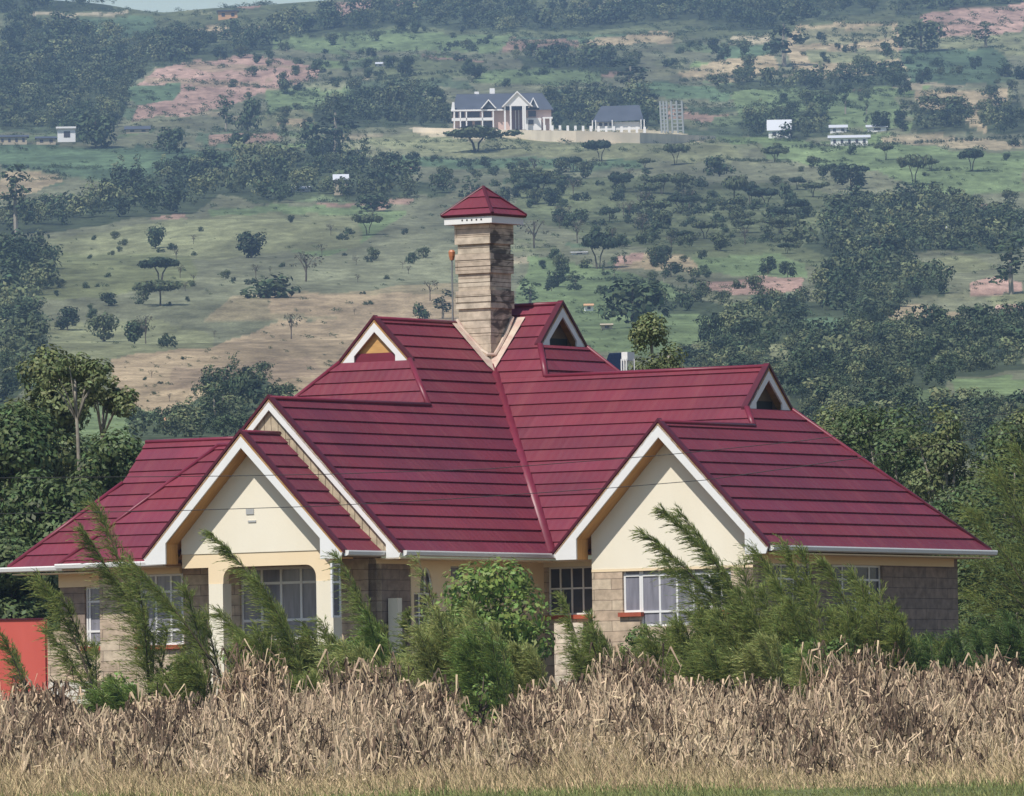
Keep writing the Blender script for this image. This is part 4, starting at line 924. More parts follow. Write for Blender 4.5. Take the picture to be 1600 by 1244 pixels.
bush('low weedy bush beneath the arched window', 640, 1110, 211, 100, 80, 'weed', seed=12)
bush('bush before the left end of the stone end wall', 1400, 1100, 212, 90, 110, 'weed', seed=13)
bush('dark hedge bush right of the stone end wall', 1560, 1080, 246, 160, 110, 'weed', seed=14, leaf=.07)
bush('yellowish shrub behind the dry maize at centre', 740, 1130, 207, 90, 110, 'bush', seed=15)
bush('green bush left of the pale stone pier', 830, 1130, 208, 70, 90, 'weed', seed=16)
bush('grassy bush before the porch left pillar', 380, 1110, 210, 110, 100, 'bush', seed=17)
bush('green stem of brush growing up through the dry maize at centre', 757, 1200, 184, 50, 150, 'bush', nb=20, seed=19, leaf=.05)
bush('bright leafy mass left of the large bright bush', 655, 1125, 210, 110, 100, 'bush', nb=30, seed=20, per=900)
for i, (px, py, d, wp, hp_, mt, lab) in enumerate([
    (520, 1110, 210.5, 90, 150, 'needle', 'soft feathery bush before the right porch pillar'), (430, 1115, 209.5, 110, 140, 'needle', 'soft feathery bush in the middle of the porch opening'),
    (300, 1120, 209, 80, 110, 'needle', 'soft feathery bush below the left gable foot'), (590, 1110, 210.5, 110, 150, 'bush', 'bright bush before the brown wall beside the porch'), (640, 1125, 209.5, 90, 115, 'needle2', 'yellowish feathery bush before the arched window'),
    (740, 1130, 209.5, 110, 200, 'needle2', 'tall yellow-green feathery bush left of centre'), (800, 1130, 210, 80, 150, 'weed', 'dark leafy bush at the centre of the house front'), (950, 1100, 211, 70, 130, 'needle', 'feathery bush at the corner of the cream gable'),
    (1060, 1110, 209.5, 130, 150, 'needle', 'feathery bush before the middle of the white window'), (1130, 1115, 209, 130, 180, 'needle', 'thick feathery bush under the large sapling'), (1210, 1115, 208.5, 130, 210, 'needle', 'thick feathery bush below the right barge foot'),
    (1290, 1115, 208, 130, 220, 'needle', 'thick feathery bush below the eave gutter'), (1370, 1110, 209, 110, 200, 'needle', 'thick feathery bush left of the brown stone wall'), (1440, 1100, 213, 90, 110, 'weed', 'low weedy bush at the foot of the brown stone wall'),
    (1510, 1090, 222, 110, 110, 'weed', 'low bush at the outer corner of the brown stone wall'), (1580, 1080, 226, 110, 140, 'weed', 'low dark bush at the right edge beside the maize'),
    (715, 1150, 199, 80, 200, 'needle2', 'yellow-green feathery bush rooted among the dry maize left of centre'), (775, 1160, 198, 90, 190, 'bush', 'bright feathery bush rooted among the dry maize at centre'), (835, 1140, 200, 60, 140, 'needle2', 'small yellow-green bush rooted among the dry maize right of centre'),
    (210, 1140, 201, 80, 90, 'bush', 'small green bush rooted in the maize below the left windows'), (490, 1140, 200, 60, 90, 'needle', 'dark feathery bush rooted in the maize before the right pillar'), (1120, 1130, 202, 110, 130, 'needle', 'feathery bush rooted in the maize under the large sapling'),
    (1230, 1140, 201, 110, 150, 'needle2', 'yellow-green feathery bush rooted in the maize below the right barge'), (1290, 1130, 203, 90, 140, 'bush', 'bright green feathery bush rooted in the maize below the gutter'), (560, 1120, 204, 110, 130, 'needle2', 'yellow-green feathery bush beside the right porch pillar')]):
    rg = np.random.default_rng(1300 + i); s_ = ppm(d); b = at(px, py, d); g = float(T(b.x, b.y)); W_, H_ = wp / s_, at(px, py - hp_, d).z - g
    root = empty('bush', (b.x, b.y, g)); tag(root, lab, 'bush', 'feathery and weedy bushes along the house front'); Q, tb = [], MB()
    for k in range(int(9 + wp / 12)):
        x_ = rg.uniform(-.5, .5) * W_; h_ = H_ * rg.uniform(.5, 1.02) * (1 - .5 * abs(x_) / W_); tip = (x_ - rg.uniform(.1, .45), rg.uniform(-.6, .6), h_)
        q, st = plume(rg, (x_ * .55, rg.uniform(-.3, .3), .0), tip, (rg.uniform(.05, .25), 0, .1), .58, int(46 * h_) + 14); Q.append(q); tb.tube(st, .008, 4)
    link('foliage', quads_mesh('foliage', np.concatenate(Q), M[mt]), root); tb.build('stem', M['bark'], root)
# ---- dry maize and grass in front
def field_quads(n, x0, x1, y0, y1, rg):
    y = rg.uniform(y0, y1, n); x = rg.uniform(x0, x1, n) * y / 190
    return x, y, T(x, y)
def stalks(x, y, z, h, rg, nl=4, wstalk=.009, wleaf=.015, lean=.2):
    n = len(x); b = np.stack([x, y, z], 1); d = unit(np.stack([rg.normal(0, lean, n), rg.normal(0, lean, n), np.ones(n)], 1))
    sd = unit(np.stack([np.ones(n), rg.normal(0, .5, n), np.zeros(n)], 1)); top = b + d * h[:, None]; q = []
    midp = b + d * (h * .5)[:, None] + rg.normal(0, .03, (n, 3))
    q.append(np.stack([b - sd * wstalk, b + sd * wstalk, midp + sd * wstalk, midp - sd * wstalk], 1)); q.append(np.stack([midp - sd * wstalk, midp + sd * wstalk, top + sd * wstalk * .4, top - sd * wstalk * .4], 1))
    for k in range(nl):
        t = rg.uniform(.25, 1, n)[:, None]; s0 = b + d * h[:, None] * t; a = rg.uniform(0, 2 * np.pi, n)
        o = np.stack([np.cos(a) * .55, np.sin(a) * .55, rg.uniform(-.5, 1.1, n)], 1); L_ = rg.uniform(.12, .42, n)[:, None]
        e = s0 + o * L_; e2 = e + np.stack([np.cos(a) * .25, np.sin(a) * .25, -rg.uniform(.5, 1.5, n)], 1) * L_
        wv = unit(np.cross(o, rg.normal(size=(n, 3)))) * wleaf * rg.uniform(.5, 1.3, n)[:, None]
        q.append(np.stack([s0 - wv * .4, s0 + wv * .4, e + wv, e - wv], 1)); q.append(np.stack([e - wv, e + wv, e2 + wv * .15, e2 - wv * .15], 1))
    return np.concatenate(q)
rg = np.random.default_rng(77)
x, y, z = field_quads(27000, -13.5, 13.5, 158, 203, rg)
keep = (np.sin(x * 1.3 + 2 * np.sin(y * .5)) * np.sin(y * .8 + x * .3) > -.55) | (rg.uniform(size=len(x)) < .5)
x, y, z = x[keep], y[keep], z[keep]
_px, _ = project(x, y, z + 1)
PROF = np.array([(-200, 1070), (0, 1085), (60, 1105), (140, 1118), (200, 1128), (300, 1108), (400, 1085), (440, 1066), (500, 1096), (560, 1058), (640, 1080), (700, 1112), (760, 1160), (820, 1098), (890, 1078), (975, 1042), (1040, 1075), (1090, 1096), (1190, 1082), (1250, 1112), (1330, 1036), (1400, 1075), (1450, 1045), (1520, 1062), (1570, 1040), (1800, 1040)], float)
prof = np.interp(_px, PROF[:, 0], PROF[:, 1]) + 9 * np.sin(_px / 9.) + 7 * np.sin(_px / 23. + 1)
zc = EYE + (1250.15 + (800 - _px) * ROLL - prof) / F * y - z
cap_ = .40 + .85 * np.clip((y - 162) / 27, 0, 1) + .28 * np.sin(x * 2.1 + 2 * np.sin(y * .7)) * np.sin(y * .9 - x)
h = np.clip(np.minimum(zc, cap_), .12, 1.8) * rg.uniform(.40, 1.12, len(x))
thin = (y > 172) | (rg.uniform(size=len(x)) < .35); x, y, z, h = x[thin], y[thin], z[thin], h[thin]
pick = rg.uniform(size=len(x)) < .66 + .62 * np.sin(x * 1.9 + 1.5 * np.sin(y * .45)) * np.sin(y * .5 + x)
Q1 = stalks(x[pick], y[pick], z[pick], h[pick], rg); Q2 = stalks(x[~pick], y[~pick], z[~pick], h[~pick] * .95, rg, wleaf=.020)
mx_ = quads_mesh('dry_maize', np.concatenate([Q1, Q2]), [M['straw'], M['straw2']], np.concatenate([np.zeros(len(Q1)), np.ones(len(Q2))]))
tag(link('dry_maize', mx_), 'dry broken maize stalks standing thick in front of the house', 'crop', kind='stuff')
# bundled shocks of stalks
SH = [(60, 1190, 188, 90, 118, 'shock of dry maize at the far left below the red fence'), (400, 1190, 186, 80, 160, 'tall spiky shock of maize stalks below the porch'), (565, 1180, 190, 100, 140, 'dark-hearted maize shock right of the porch'),
      (660, 1185, 187, 90, 110, 'small ragged maize shock below the arched window'), (985, 1180, 192, 90, 150, 'rounded maize shock below the wide white window'), (1190, 1180, 188, 60, 110, 'narrow dark maize shock below the large sapling'),
      (1340, 1180, 192, 130, 160, 'tallest pale maize shock below the brown stone wall'), (1470, 1185, 190, 90, 130, 'maize shock below the right end of the stone wall'), (1560, 1190, 188, 110, 150, 'dark-gapped maize shock at the right picture edge'), (870, 1190, 189, 80, 110, 'low maize shock below the pale stone pier'), (250, 1195, 187, 80, 100, 'low maize shock below the three-light window'), (1090, 1185, 189, 80, 110, 'leaning maize shock below the small green bush')]
for i, (px, py, d, wp, hp_, lab) in enumerate(SH):
    rg = np.random.default_rng(900 + i); b = at(px, py, d); g = float(T(b.x, b.y)); s = ppm(d); Wd, Hd = wp / s, hp_ / s
    top = at(px, py - hp_, d).z - g; n = 190
    a = rg.uniform(0, 2 * np.pi, n); r = Wd / 2 * np.sqrt(rg.uniform(0, 1, n)); bx_ = np.stack([np.cos(a) * r, np.sin(a) * r, np.zeros(n)], 1)
    h = top * rg.uniform(.45, 1.12, n)
    Q = stalks(bx_[:, 0], bx_[:, 1], bx_[:, 2], h, rg, nl=6, wleaf=.021, lean=.17)
    root = empty('maize_shock', (b.x, b.y, g)); tag(root, lab, 'maize shock', 'shocks of dry maize stalks in the front field')
    k = ((np.arange(len(Q)) % n) * 7 % 10) < (6 if i in (0, 2, 4, 5, 8) else 4)
    link('stalks', quads_mesh('stalks', Q, [M['straw'], M['straw2']], k.astype(int)), root)
# grass
rg = np.random.default_rng(78)
def blades(n, y0, y1, hmin, hmax, mname, name, lab, ypow=1., wd=.006):
    y = y0 + (y1 - y0) * rg.uniform(0, 1, n) ** ypow; x = rg.uniform(-13.5, 13.5, n) * y / 190; z = T(x, y)
    if name == 'green_grass':
        k = (np.sin(x * 1.1 + 2 * np.sin(y * .4)) + .6 * np.sin(x * 3.1 + y) > (y - 163) / 6.5); x, y, z = x[k], y[k], z[k]; n = len(x)
    b = np.stack([x, y, z], 1); h = rg.uniform(hmin, hmax, n) * (.62 + .38 * np.sin(x * 2.1 + np.sin(y)) * np.sin(y * .9 + x * .6)) * (.7 + .3 * np.sin(x * .7 + 1))
    d = np.stack([rg.normal(-.1, .28, n), rg.normal(0, .28, n), np.ones(n)], 1); m1 = b + d * (h * .55)[:, None]; tp = m1 + (d + np.stack([rg.normal(-.15, .5, n), rg.normal(0, .4, n), np.zeros(n)], 1)) * (h * .5)[:, None]
    s = np.stack([np.ones(n) * wd, rg.normal(0, wd * .4, n), np.zeros(n)], 1)
    V = np.concatenate([np.stack([b - s, b + s, m1 + s, m1 - s], 1), np.stack([m1 - s, m1 + s, tp + s * .1, tp - s * .1], 1)])
    tag(link(name, quads_mesh(name, V, M[mname])), lab, 'grass', kind='stuff')
blades(95000, 152, 194, .14, .74, 'grassdry', 'dry_grass', 'dry yellow grass along the foot of the picture', 1.)
blades(40000, 128, 176, .10, .34, 'grassgreen', 'green_grass', 'green grass along the very bottom of the picture', .9)
blades(14000, 196, 226, .2, .6, 'grassgreen', 'green_weeds', 'green weeds growing between the dry maize and the house')
# ================================================================ hillside trees (prototypes of unit height)
def proto_crown(kind, rg):
    if kind == 'acacia':
        bl = [((rg.uniform(-.72, .72), rg.uniform(-.6, .6), .78 + rg.uniform(-.10, .09)), rg.uniform(.20, .36)) for _ in range(17)]; V = crown_leaves(bl, 1100, .075, rg, squash=.45)
    elif kind == 'round':
        bl = [((rg.uniform(-.33, .33), rg.uniform(-.33, .33), rg.uniform(.22, .84)), rg.uniform(.16, .28)) for _ in range(18)]; V = crown_leaves(bl, 950, .062, rg)
    elif kind == 'tall':
        bl = [((rg.uniform(-.13, .13), rg.uniform(-.13, .13), t + rg.uniform(-.03, .03)), rg.uniform(.06, .13) * (1.15 - .4 * t)) for t in np.linspace(.28, .95, 16)]; V = crown_leaves(bl, 2600, .038, rg)
    elif kind == 'shrub':
        bl = [((rg.uniform(-.6, .6), rg.uniform(-.4, .4), rg.uniform(.12, .68)), rg.uniform(.22, .38)) for _ in range(9)]; V = crown_leaves(bl, 420, .10, rg, squash=.75)
    else:
        bl = [((rg.uniform(-.3, .3), rg.uniform(-.3, .3), rg.uniform(.5, .9)), rg.uniform(.1, .2)) for _ in range(9)]; V = crown_leaves(bl, 450, .045, rg)
    return V
def proto_trunk(kind, rg):
    m_ = MB()
    if kind == 'acacia':
        for dx in (-.12, .1): m_.tube([(dx * .3, 0, -.15), (dx, .02, .35), (dx * 3.2, 0, .72), (dx * 5, .1, .84)], [.04, .03, .02, .01], 5)
    elif kind == 'shrub': m_.tube([(0, 0, -.1), (0, 0, .4)], .03, 5)
    elif kind == 'bare':
        m_.tube([(0, 0, -.1), (.02, 0, .5), (-.02, 0, .85)], [.03, .022, .01], 5)
        for _ in range(7):
            a = rg.uniform(0, 6.28); m_.tube([(0, 0, rg.uniform(.3, .6)), (math.cos(a) * .16, math.sin(a) * .16, .72), (math.cos(a) * .3, math.sin(a) * .3, .92)], [.014, .01, .005], 4)
    else: m_.tube([(0, 0, -.1), (.015, 0, .4), (0, 0, .75)], [.028, .022, .012], 5)
    return m_
KM = {'acacia': ['hill2', 'hill3'], 'round': ['hill1', 'hill3', 'hill2'], 'tall': ['hill1', 'hill3'], 'shrub': ['hill1', 'hill2', 'hill3'], 'bare': ['hillgrey']}
PROTO = {}
for kd, ms in KM.items():
    for i, mn in enumerate(ms):
        rg = np.random.default_rng(hash(kd) % 1000 if False else sum(map(ord, kd)) + i * 17)
        V = proto_crown(kd, rg); tm = proto_trunk(kd, rg)
        tmesh = bpy.data.meshes.new('trunk'); tmesh.from_pydata(tm.v, [], tm.f); tmesh.materials.append(M['trunk'] if kd != 'tall' else M['palebark']); tmesh.update()
        PROTO[(kd, i)] = (quads_mesh('crown', V, M[mn]), tmesh, V, mn)
NAMES = {'acacia': 'acacia_tree', 'round': 'round_tree', 'tall': 'eucalyptus_tree', 'shrub': 'shrub', 'bare': 'thin_tree'}
CATS = {'acacia': 'tree', 'round': 'tree', 'tall': 'tree', 'shrub': 'shrub', 'bare': 'tree'}
# width / height of each prototype
WH = {'acacia': 2.0, 'round': .95, 'tall': .36, 'shrub': 1.75, 'bare': .8}
def hill_tree(kind, px, py, hpx, label, group=None, wpx=None, var=None, rz=None):
    p = hit(px, py); s = ppm(math.hypot(p.x, p.y)); H_ = hpx / s; sx = (wpx / s) / (WH[kind]) if wpx else H_
    k = [q for q in PROTO if q[0] == kind]; cm, tm, _, _ = PROTO[k[(var if var is not None else random.randrange(9)) % len(k)]]
    root = empty(NAMES[kind], p, random.uniform(0, 6.28) if rz is None else rz); root.scale = (sx, sx, H_)
    tag(root, label, CATS[kind], group)
    link('crown', cm, root); link('trunk', tm, root)
    return root
KEY = [
 ('acacia', 745, 237, 34, 104, 'wide dark umbrella acacia on the lawn below the white mansion'), ('acacia', 938, 252, 30, 42, 'umbrella acacia below the right end of the pale terrace wall'),
 ('acacia', 1056, 258, 30, 36, 'small umbrella acacia under the lattice frames'), ('round', 1124, 276, 36, 32, 'solitary round dark tree on the lawn edge right of the mansion'),
 ('acacia', 1148, 326, 46, 40, 'forked acacia with a long shadow in the right pasture'), ('acacia', 1173, 322, 34, 36, 'acacia close beside the forked acacia on the right'),
 ('shrub', 1233, 316, 34, 34, 'dark bush tree right of the paired acacias'), ('round', 1330, 296, 38, 38, 'leafy tree with visible stems in the upper right pasture'), ('acacia', 1428, 290, 44, 44, 'stepped-crown tree in the upper right pasture'),
 ('acacia', 1518, 268, 32, 46, 'broad tree with pale stems near the right edge pasture'), ('acacia', 1384, 250, 24, 28, 'flat-topped little tree right of the white long building'), ('round', 1310, 330, 28, 36, 'bushy tree at the head of the right wood'),
 ('shrub', 1215, 342, 26, 42, 'low spreading bush above the scrub at right'), ('round', 1378, 205, 30, 24, 'small tree behind the upper right pasture'), ('tall', 1321, 178, 40, 16, 'palm-like lone tree above the white long building'),
 ('round', 990, 512, 82, 80, 'big dark tree standing above the solar panel'), ('round', 1108, 540, 48, 30, 'dark upright tree right of the pale yellowish tree'), ('acacia', 935, 420, 50, 60, 'dark acacia clump above the red gablet on the right'),
 ('round', 265, 240, 46, 36, 'crooked dark tree in the dark green field at left'), ('acacia', 373, 246, 34, 40, 'acacia casting a round shadow below the ploughed field'), ('tall', 353, 206, 50, 22, 'slim dark tree at the foot of the ploughed field'), ('round', 387, 207, 60, 32, 'tall thick tree at the foot of the ploughed field'),
 ('tall', 25, 366, 95, 40, 'tall pointed cypress-like tree at the left edge of the wood band'), ('tall', 525, 238, 75, 40, 'tall dark tree left of the lawn'), ('round', 150, 232, 60, 50, 'leafy tree beside the white box house'),
 ('acacia', 250, 440, 34, 70, 'wide flat acacia in the left pasture, upper of two'), ('acacia', 250, 478, 36, 72, 'wide flat acacia in the left pasture, lower of two'), ('shrub', 415, 466, 38, 88, 'large dark spreading thicket in the left pasture'),
 ('round', 393, 403, 38, 40, 'round clump tree above the large dark thicket'), ('bare', 478, 440, 42, 36, 'funnel-shaped thin tree above the dry field'), ('round', 243, 388, 38, 26, 'dark twin-stemmed bush high in the left pasture'),
 ('round', 105, 516, 34, 34, 'small round-topped tree at left above the bright grass patch'), ('round', 162, 534, 44, 38, 'small lone tree with a dark shadow at left'), ('round', 210, 537, 40, 34, 'grey bushy tree right of the small lone tree'), ('bare', 228, 537, 42, 22, 'bare forked trunk beside the grey bushy tree'),
 ('shrub', 262, 543, 24, 26, 'little dark bush above the dry field'), ('bare', 455, 530, 38, 22, 'bent thin tree on the dry field'), ('round', 170, 478, 20, 26, 'small dark bush in the middle of the left pasture'),
 ('tall', 350, 640, 60, 22, 'first of three slim dark trees above the left ridge'), ('round', 380, 640, 60, 30, 'rounded dark tree above the left ridge'), ('tall', 335, 665, 60, 26, 'leafy dark tree above the small red hut'), ('round', 285, 665, 34, 30, 'bushy tree right of the small red hut'),
 ('shrub', 580, 545, 20, 24, 'small green bush just left of the plywood gablet'), ('tall', 1226, 104, 80, 40, 'very tall dark trees above the tan terraces'), ('round', 1343, 108, 22, 16, 'small dark tree on the tan terraces'), ('round', 1387, 88, 26, 18, 'upright dark tree at the right end of the tan terraces'),
 ('tall', 1540, 74, 36, 26, 'lone dark tree below the pink ploughed field'), ('round', 1440, 82, 50, 56, 'grey-green clump left of the pink ploughed field'), ('tall', 1580, 460, 80, 46, 'tall weeping dark tree at the right edge'), ('round', 1375, 410, 40, 60, 'dark round tree inside the right wood'),
 ('tall', 735, 318, 38, 22, 'dark slim tree just above the chimney cap'), ('round', 585, 330, 30, 40, 'round tree at the right end of the wood band'), ('acacia', 575, 368, 30, 40, 'dark acacia below the end of the wood band'),
 ('round', 610, 178, 44, 36, 'dark tree left of the mansion'), ('shrub', 740, 80, 16, 20, 'small dark tree in the green fields above the mansion'), ('tall', 986, 142, 46, 40, 'drooping tree above the annex roof'), ('shrub', 874, 160, 26, 40, 'bushy tree behind the right end of the mansion'),
 ('acacia', 965, 300, 28, 36, 'dark acacia below the terrace lawn'), ('acacia', 1012, 318, 30, 34, 'small acacia in the scrub left of the forked acacia'), ('round', 1068, 300, 30, 26, 'square-topped tree left of the right pasture'), ('bare', 835, 388, 42, 34, 'thin-leaved tree right of the chimney cap'),
 ('bare', 902, 380, 34, 22, 'thin tree in the scrub right of the chimney'), ('round', 875, 428, 32, 18, 'small round tree right of the chimney stack'), ('tall', 900, 450, 24, 14, 'tiny pointed tree right of the chimney stack'), ('tall', 828, 478, 36, 26, 'pointed trees just right of the chimney foot'),
 ('tall', 692, 498, 40, 22, 'pointed dark tree just left of the chimney foot'), ('shrub', 660, 498, 26, 34, 'grey bush on the dry field near the chimney'), ('bare', 672, 470, 30, 20, 'small forked tree left of the mast'),
]
for i, (kd, px, py, hp_, wp, lab) in enumerate(KEY): hill_tree(kd, px, py, hp_ * 1.12, lab, None, wp * 1.25, var=i)
# scattered individuals
LM = [('white mansion', 782, 185), ('dark annex roof', 960, 180), ('lattice frames', 1050, 180), ('pale terrace wall', 900, 214), ('wide umbrella acacia', 745, 220), ('solitary round tree', 1124, 260), ('forked acacia', 1150, 305),
 ('chimney cap', 760, 320), ('chimney stack', 765, 430), ('mast with orange cap', 706, 440), ('plywood gablet', 585, 530), ('right high gablet', 880, 510), ('solar panel', 955, 560), ('big dark tree above the panel', 990, 470),
 ('upright dark tree', 1108, 515), ('red earth patch', 1180, 446), ('long white building', 1327, 218), ('pale blue shed', 1218, 200), ('pink ploughed field at left', 350, 130), ('pink ploughed field at right', 1520, 33), ('tan terraces', 1320, 90),
 ('very tall dark trees', 1226, 70), ('orange-walled house', 356, 24), ('white box house', 104, 210), ('crooked dark tree', 265, 220), ('dark thicket', 415, 448), ('twin flat acacias', 250, 450), ('funnel-shaped thin tree', 478, 420),
 ('small lone tree', 162, 515), ('bright grass patch', 200, 530), ('small red-brown hut', 264, 660), ('wood band', 330, 300), ('right wood', 1400, 380), ('stepped-crown tree', 1428, 265), ('leafy tree with visible stems', 1330, 275),
 ('broad pale-stemmed tree', 1518, 250), ('weeping dark tree', 1580, 420), ('right gablet', 1203, 610), ('dry brown field', 430, 560), ('bent thin tree', 455, 510), ('white low shed', 600, 100), ('dark acacia clump', 935, 400), ('tall house in the wood band', 533, 290), ('green field above the mansion', 720, 65), ('drooping tree', 986, 120), ('wide right pasture', 1450, 320)]
USED = set()
def where(px, py, word, h):
    sz = 'tiny' if h < 8 else 'small' if h < 13 else 'mid-sized' if h < 19 else 'large'
    for nm, lx, ly in sorted(LM, key=lambda q: math.hypot((q[1] - px), (q[2] - py) * 1.6))[:18]:
        dx, dy = px - lx, py - ly; D = math.hypot(dx, dy)
        v = 'above' if dy < -.38 * abs(dx) else 'below' if dy > .38 * abs(dx) else ''
        hz = 'left of' if dx < 0 else 'right of'
        if abs(dx) < .38 * abs(dy): hz = ''
        dr = (v + (' and ' if v and hz else '') + hz)
        ds = 'just' if D < 45 else 'a little way' if D < 100 else 'well'
        lab = f'{sz} {word} {ds} {dr} the {nm}'
        if lab not in USED and len(lab.split()) <= 16: USED.add(lab); return lab
    return None
SC = [
 ('small shrubs and trees dotted over the left pasture', [(90, 380), (340, 340), (560, 330), (700, 400), (700, 440), (420, 450), (120, 520), (80, 470)], 64, {'shrub': 5, 'bare': 2, 'round': 2}, (8, 22), 'small {} dotted over the open left pasture'),
 ('scrub trees on the slope right of the chimney', [(810, 260), (1000, 262), (1120, 300), (1280, 340), (1290, 400), (1080, 395), (940, 390), (830, 350)], 140, {'shrub': 6, 'acacia': 3, 'round': 4, 'bare': 1}, (15, 32), '{} in the scrubby slope right of the chimney cap'),
 ('bushes in the fields at top right', [(1000, 70), (1400, 60), (1600, 80), (1600, 230), (1400, 215), (1100, 130), (1000, 120)], 74, {'shrub': 4, 'round': 5, 'tall': 1}, (10, 28), '{} between the fields at top right'),
 ('bushes in the fields at top left', [(330, 60), (640, 40), (800, 60), (940, 130), (760, 140), (640, 130), (540, 200), (400, 205), (330, 140)], 84, {'shrub': 5, 'round': 4, 'tall': 1}, (9, 26), '{} between the fields above the mansion'),
 ('bushes on the fields right of the house ridge', [(810, 400), (1090, 400), (1260, 440), (1140, 480), (1000, 470), (860, 470)], 52, {'shrub': 4, 'round': 3, 'tall': 1}, (11, 30), '{} on the green fields above the red ridge'),
 ('trees along the right pasture', [(1150, 235), (1600, 250), (1600, 330), (1300, 330), (1180, 290)], 24, {'shrub': 3, 'acacia': 2, 'round': 2}, (12, 30), '{} in the pasture at the right'),
 ('bushes on the dry field', [(300, 560), (560, 500), (700, 480), (700, 455), (420, 465), (240, 560), (200, 640), (330, 640)], 14, {'shrub': 4, 'bare': 2}, (6, 14), '{} on the dry brown field'),
 ('trees below the mansion lawn', [(560, 250), (720, 248), (860, 262), (800, 330), (640, 290), (560, 270)], 46, {'shrub': 5, 'round': 3}, (9, 26), '{} on the slope below the mansion lawn'),
]
WORD = {'acacia': 'flat-topped acacia', 'round': 'round-crowned tree', 'tall': 'slender tall tree', 'shrub': 'dark shrub', 'bare': 'thin sparse tree'}
for grp, poly, n, mix, (h0, h1), lab in SC:
    xs = [q[0] for q in poly]; ys = [q[1] for q in poly]; c = 0; tries = 0
    while c < n and tries < 4000:
        tries += 1; x, y = random.uniform(min(xs), max(xs)), random.uniform(min(ys), max(ys))
        if not bool(inpoly(np.array([x]), np.array([y]), poly)[0]) or any(bool(inpoly(np.array([x]), np.array([y]), wv)[0]) for wv in WOODS) : continue
        kd = random.choices(list(mix), list(mix.values()))[0]; hp_ = random.uniform(h0, h1)
        if kd == 'shrub': hp_ *= .62
        wl_ = where(x, y, WORD[kd], hp_)
        if wl_ is None: continue
        hill_tree(kd, x, y, hp_, wl_, grp); c += 1
# woods: masses nobody could count
CLEAR = [[(1425, 612), (1480, 604), (1490, 636), (1430, 638)], [(1192, 540), (1228, 538), (1230, 572), (1200, 574)], [(1540, 600), (1600, 594), (1600, 640), (1550, 640)], [(1385, 486), (1430, 478), (1500, 488), (1490, 508), (1400, 508)], [(1250, 498), (1330, 492), (1340, 516), (1260, 524)]]
def woodland(poly, spacing, hpx, mix, label, seed, gap=.1):
    rg = np.random.default_rng(seed); xs = [q[0] for q in poly]; ys = [q[1] for q in poly]; out = {}; pts = []
    y = min(ys)
    while y < max(ys):
        x = min(xs) + rg.uniform(0, spacing)
        while x < max(xs):
            X, Y = x + rg.uniform(-.4, .4) * spacing, y + rg.uniform(-.3, .3) * spacing * .5
            if bool(inpoly(np.array([X]), np.array([Y]), poly)[0]) and Y < 712 and not (math.sin(X / 17 + seed) * math.sin(Y / 9 + X / 31) > 1 - gap) and not any(bool(inpoly(np.array([X]), np.array([Y]), c_)[0]) for c_ in CLEAR): pts.append((X, Y))
            x += spacing * rg.uniform(.8, 1.25)
        y += spacing * .40
    if not pts: return
    ks = list(mix); ws = np.array([mix[k] for k in ks], float); ws /= ws.sum(); quads, mid, mats = [], [], []
    for (X, Y) in pts:
        kd = ks[rg.choice(len(ks), p=ws)]; opts = [q for q in PROTO if q[0] == kd]; cm, tm, V, mn = PROTO[opts[rg.integers(len(opts))]]
        p_ = hit(X, Y); s = ppm(math.hypot(p_.x, p_.y)); H_ = hpx * rg.uniform(.6, 1.25) / s; a = rg.uniform(0, 6.28); ca_, sa_ = math.cos(a), math.sin(a)
        k = rg.uniform(.85, 1.25); keep = rg.uniform(size=len(V)) < .6; W_ = V[keep].copy()
        x_, y_ = W_[..., 0] * H_ * k, W_[..., 1] * H_ * k
        W_[..., 0] = x_ * ca_ - y_ * sa_ + p_.x; W_[..., 1] = x_ * sa_ + y_ * ca_ + p_.y; W_[..., 2] = W_[..., 2] * H_ + p_.z
        mn = ['hill1', 'hill3', 'hill2', 'hill4', 'hill2', 'hill1'][rg.integers(6)]
        if mn not in mats: mats.append(mn)
        quads.append(W_); mid.append(np.full(len(W_), mats.index(mn)))
    o = link('woodland', quads_mesh('woodland', np.concatenate(quads), [M[q] for q in mats], np.concatenate(mid)))
    tag(o, label, 'woodland', kind='stuff')
WL = ['dark wood covering the upper left corner of the hillside', 'band of dark trees crossing the left hillside', 'dark wood along the top of the hillside', 'wood at the top right corner', 'trees on the skyline at top left', 'broad dense wood behind the right part of the roof',
      'thick wood on the right below the pasture', 'dark wood at the left edge', 'trees behind the left side of the mansion', 'trees behind the right side of the mansion', 'clump of dark trees right of the lattice frames', 'dense grove at the upper right', 'grove at the far upper right',
      'thicket above the left house ridge', 'tree belt below the tan terraces', 'trees in the fields above the mansion', 'tree belt above the pale yellowish tree', 'wood between the ploughed field and the top left']
for i, pl in enumerate(WOODS):
    big = {5: 28, 6: 28, 7: 36, 13: 30, 1: 34, 16: 26}.get(i, 24)
    mixw = {'round': 5, 'tall': 4, 'shrub': 2} if i not in (5, 6, 7) else {'round': 6, 'shrub': 5, 'tall': 1}
    woodland(pl, big * .78, big * 1.25, mixw, WL[i], 40 + i, gap=.40 if i in (5, 6) else .12)
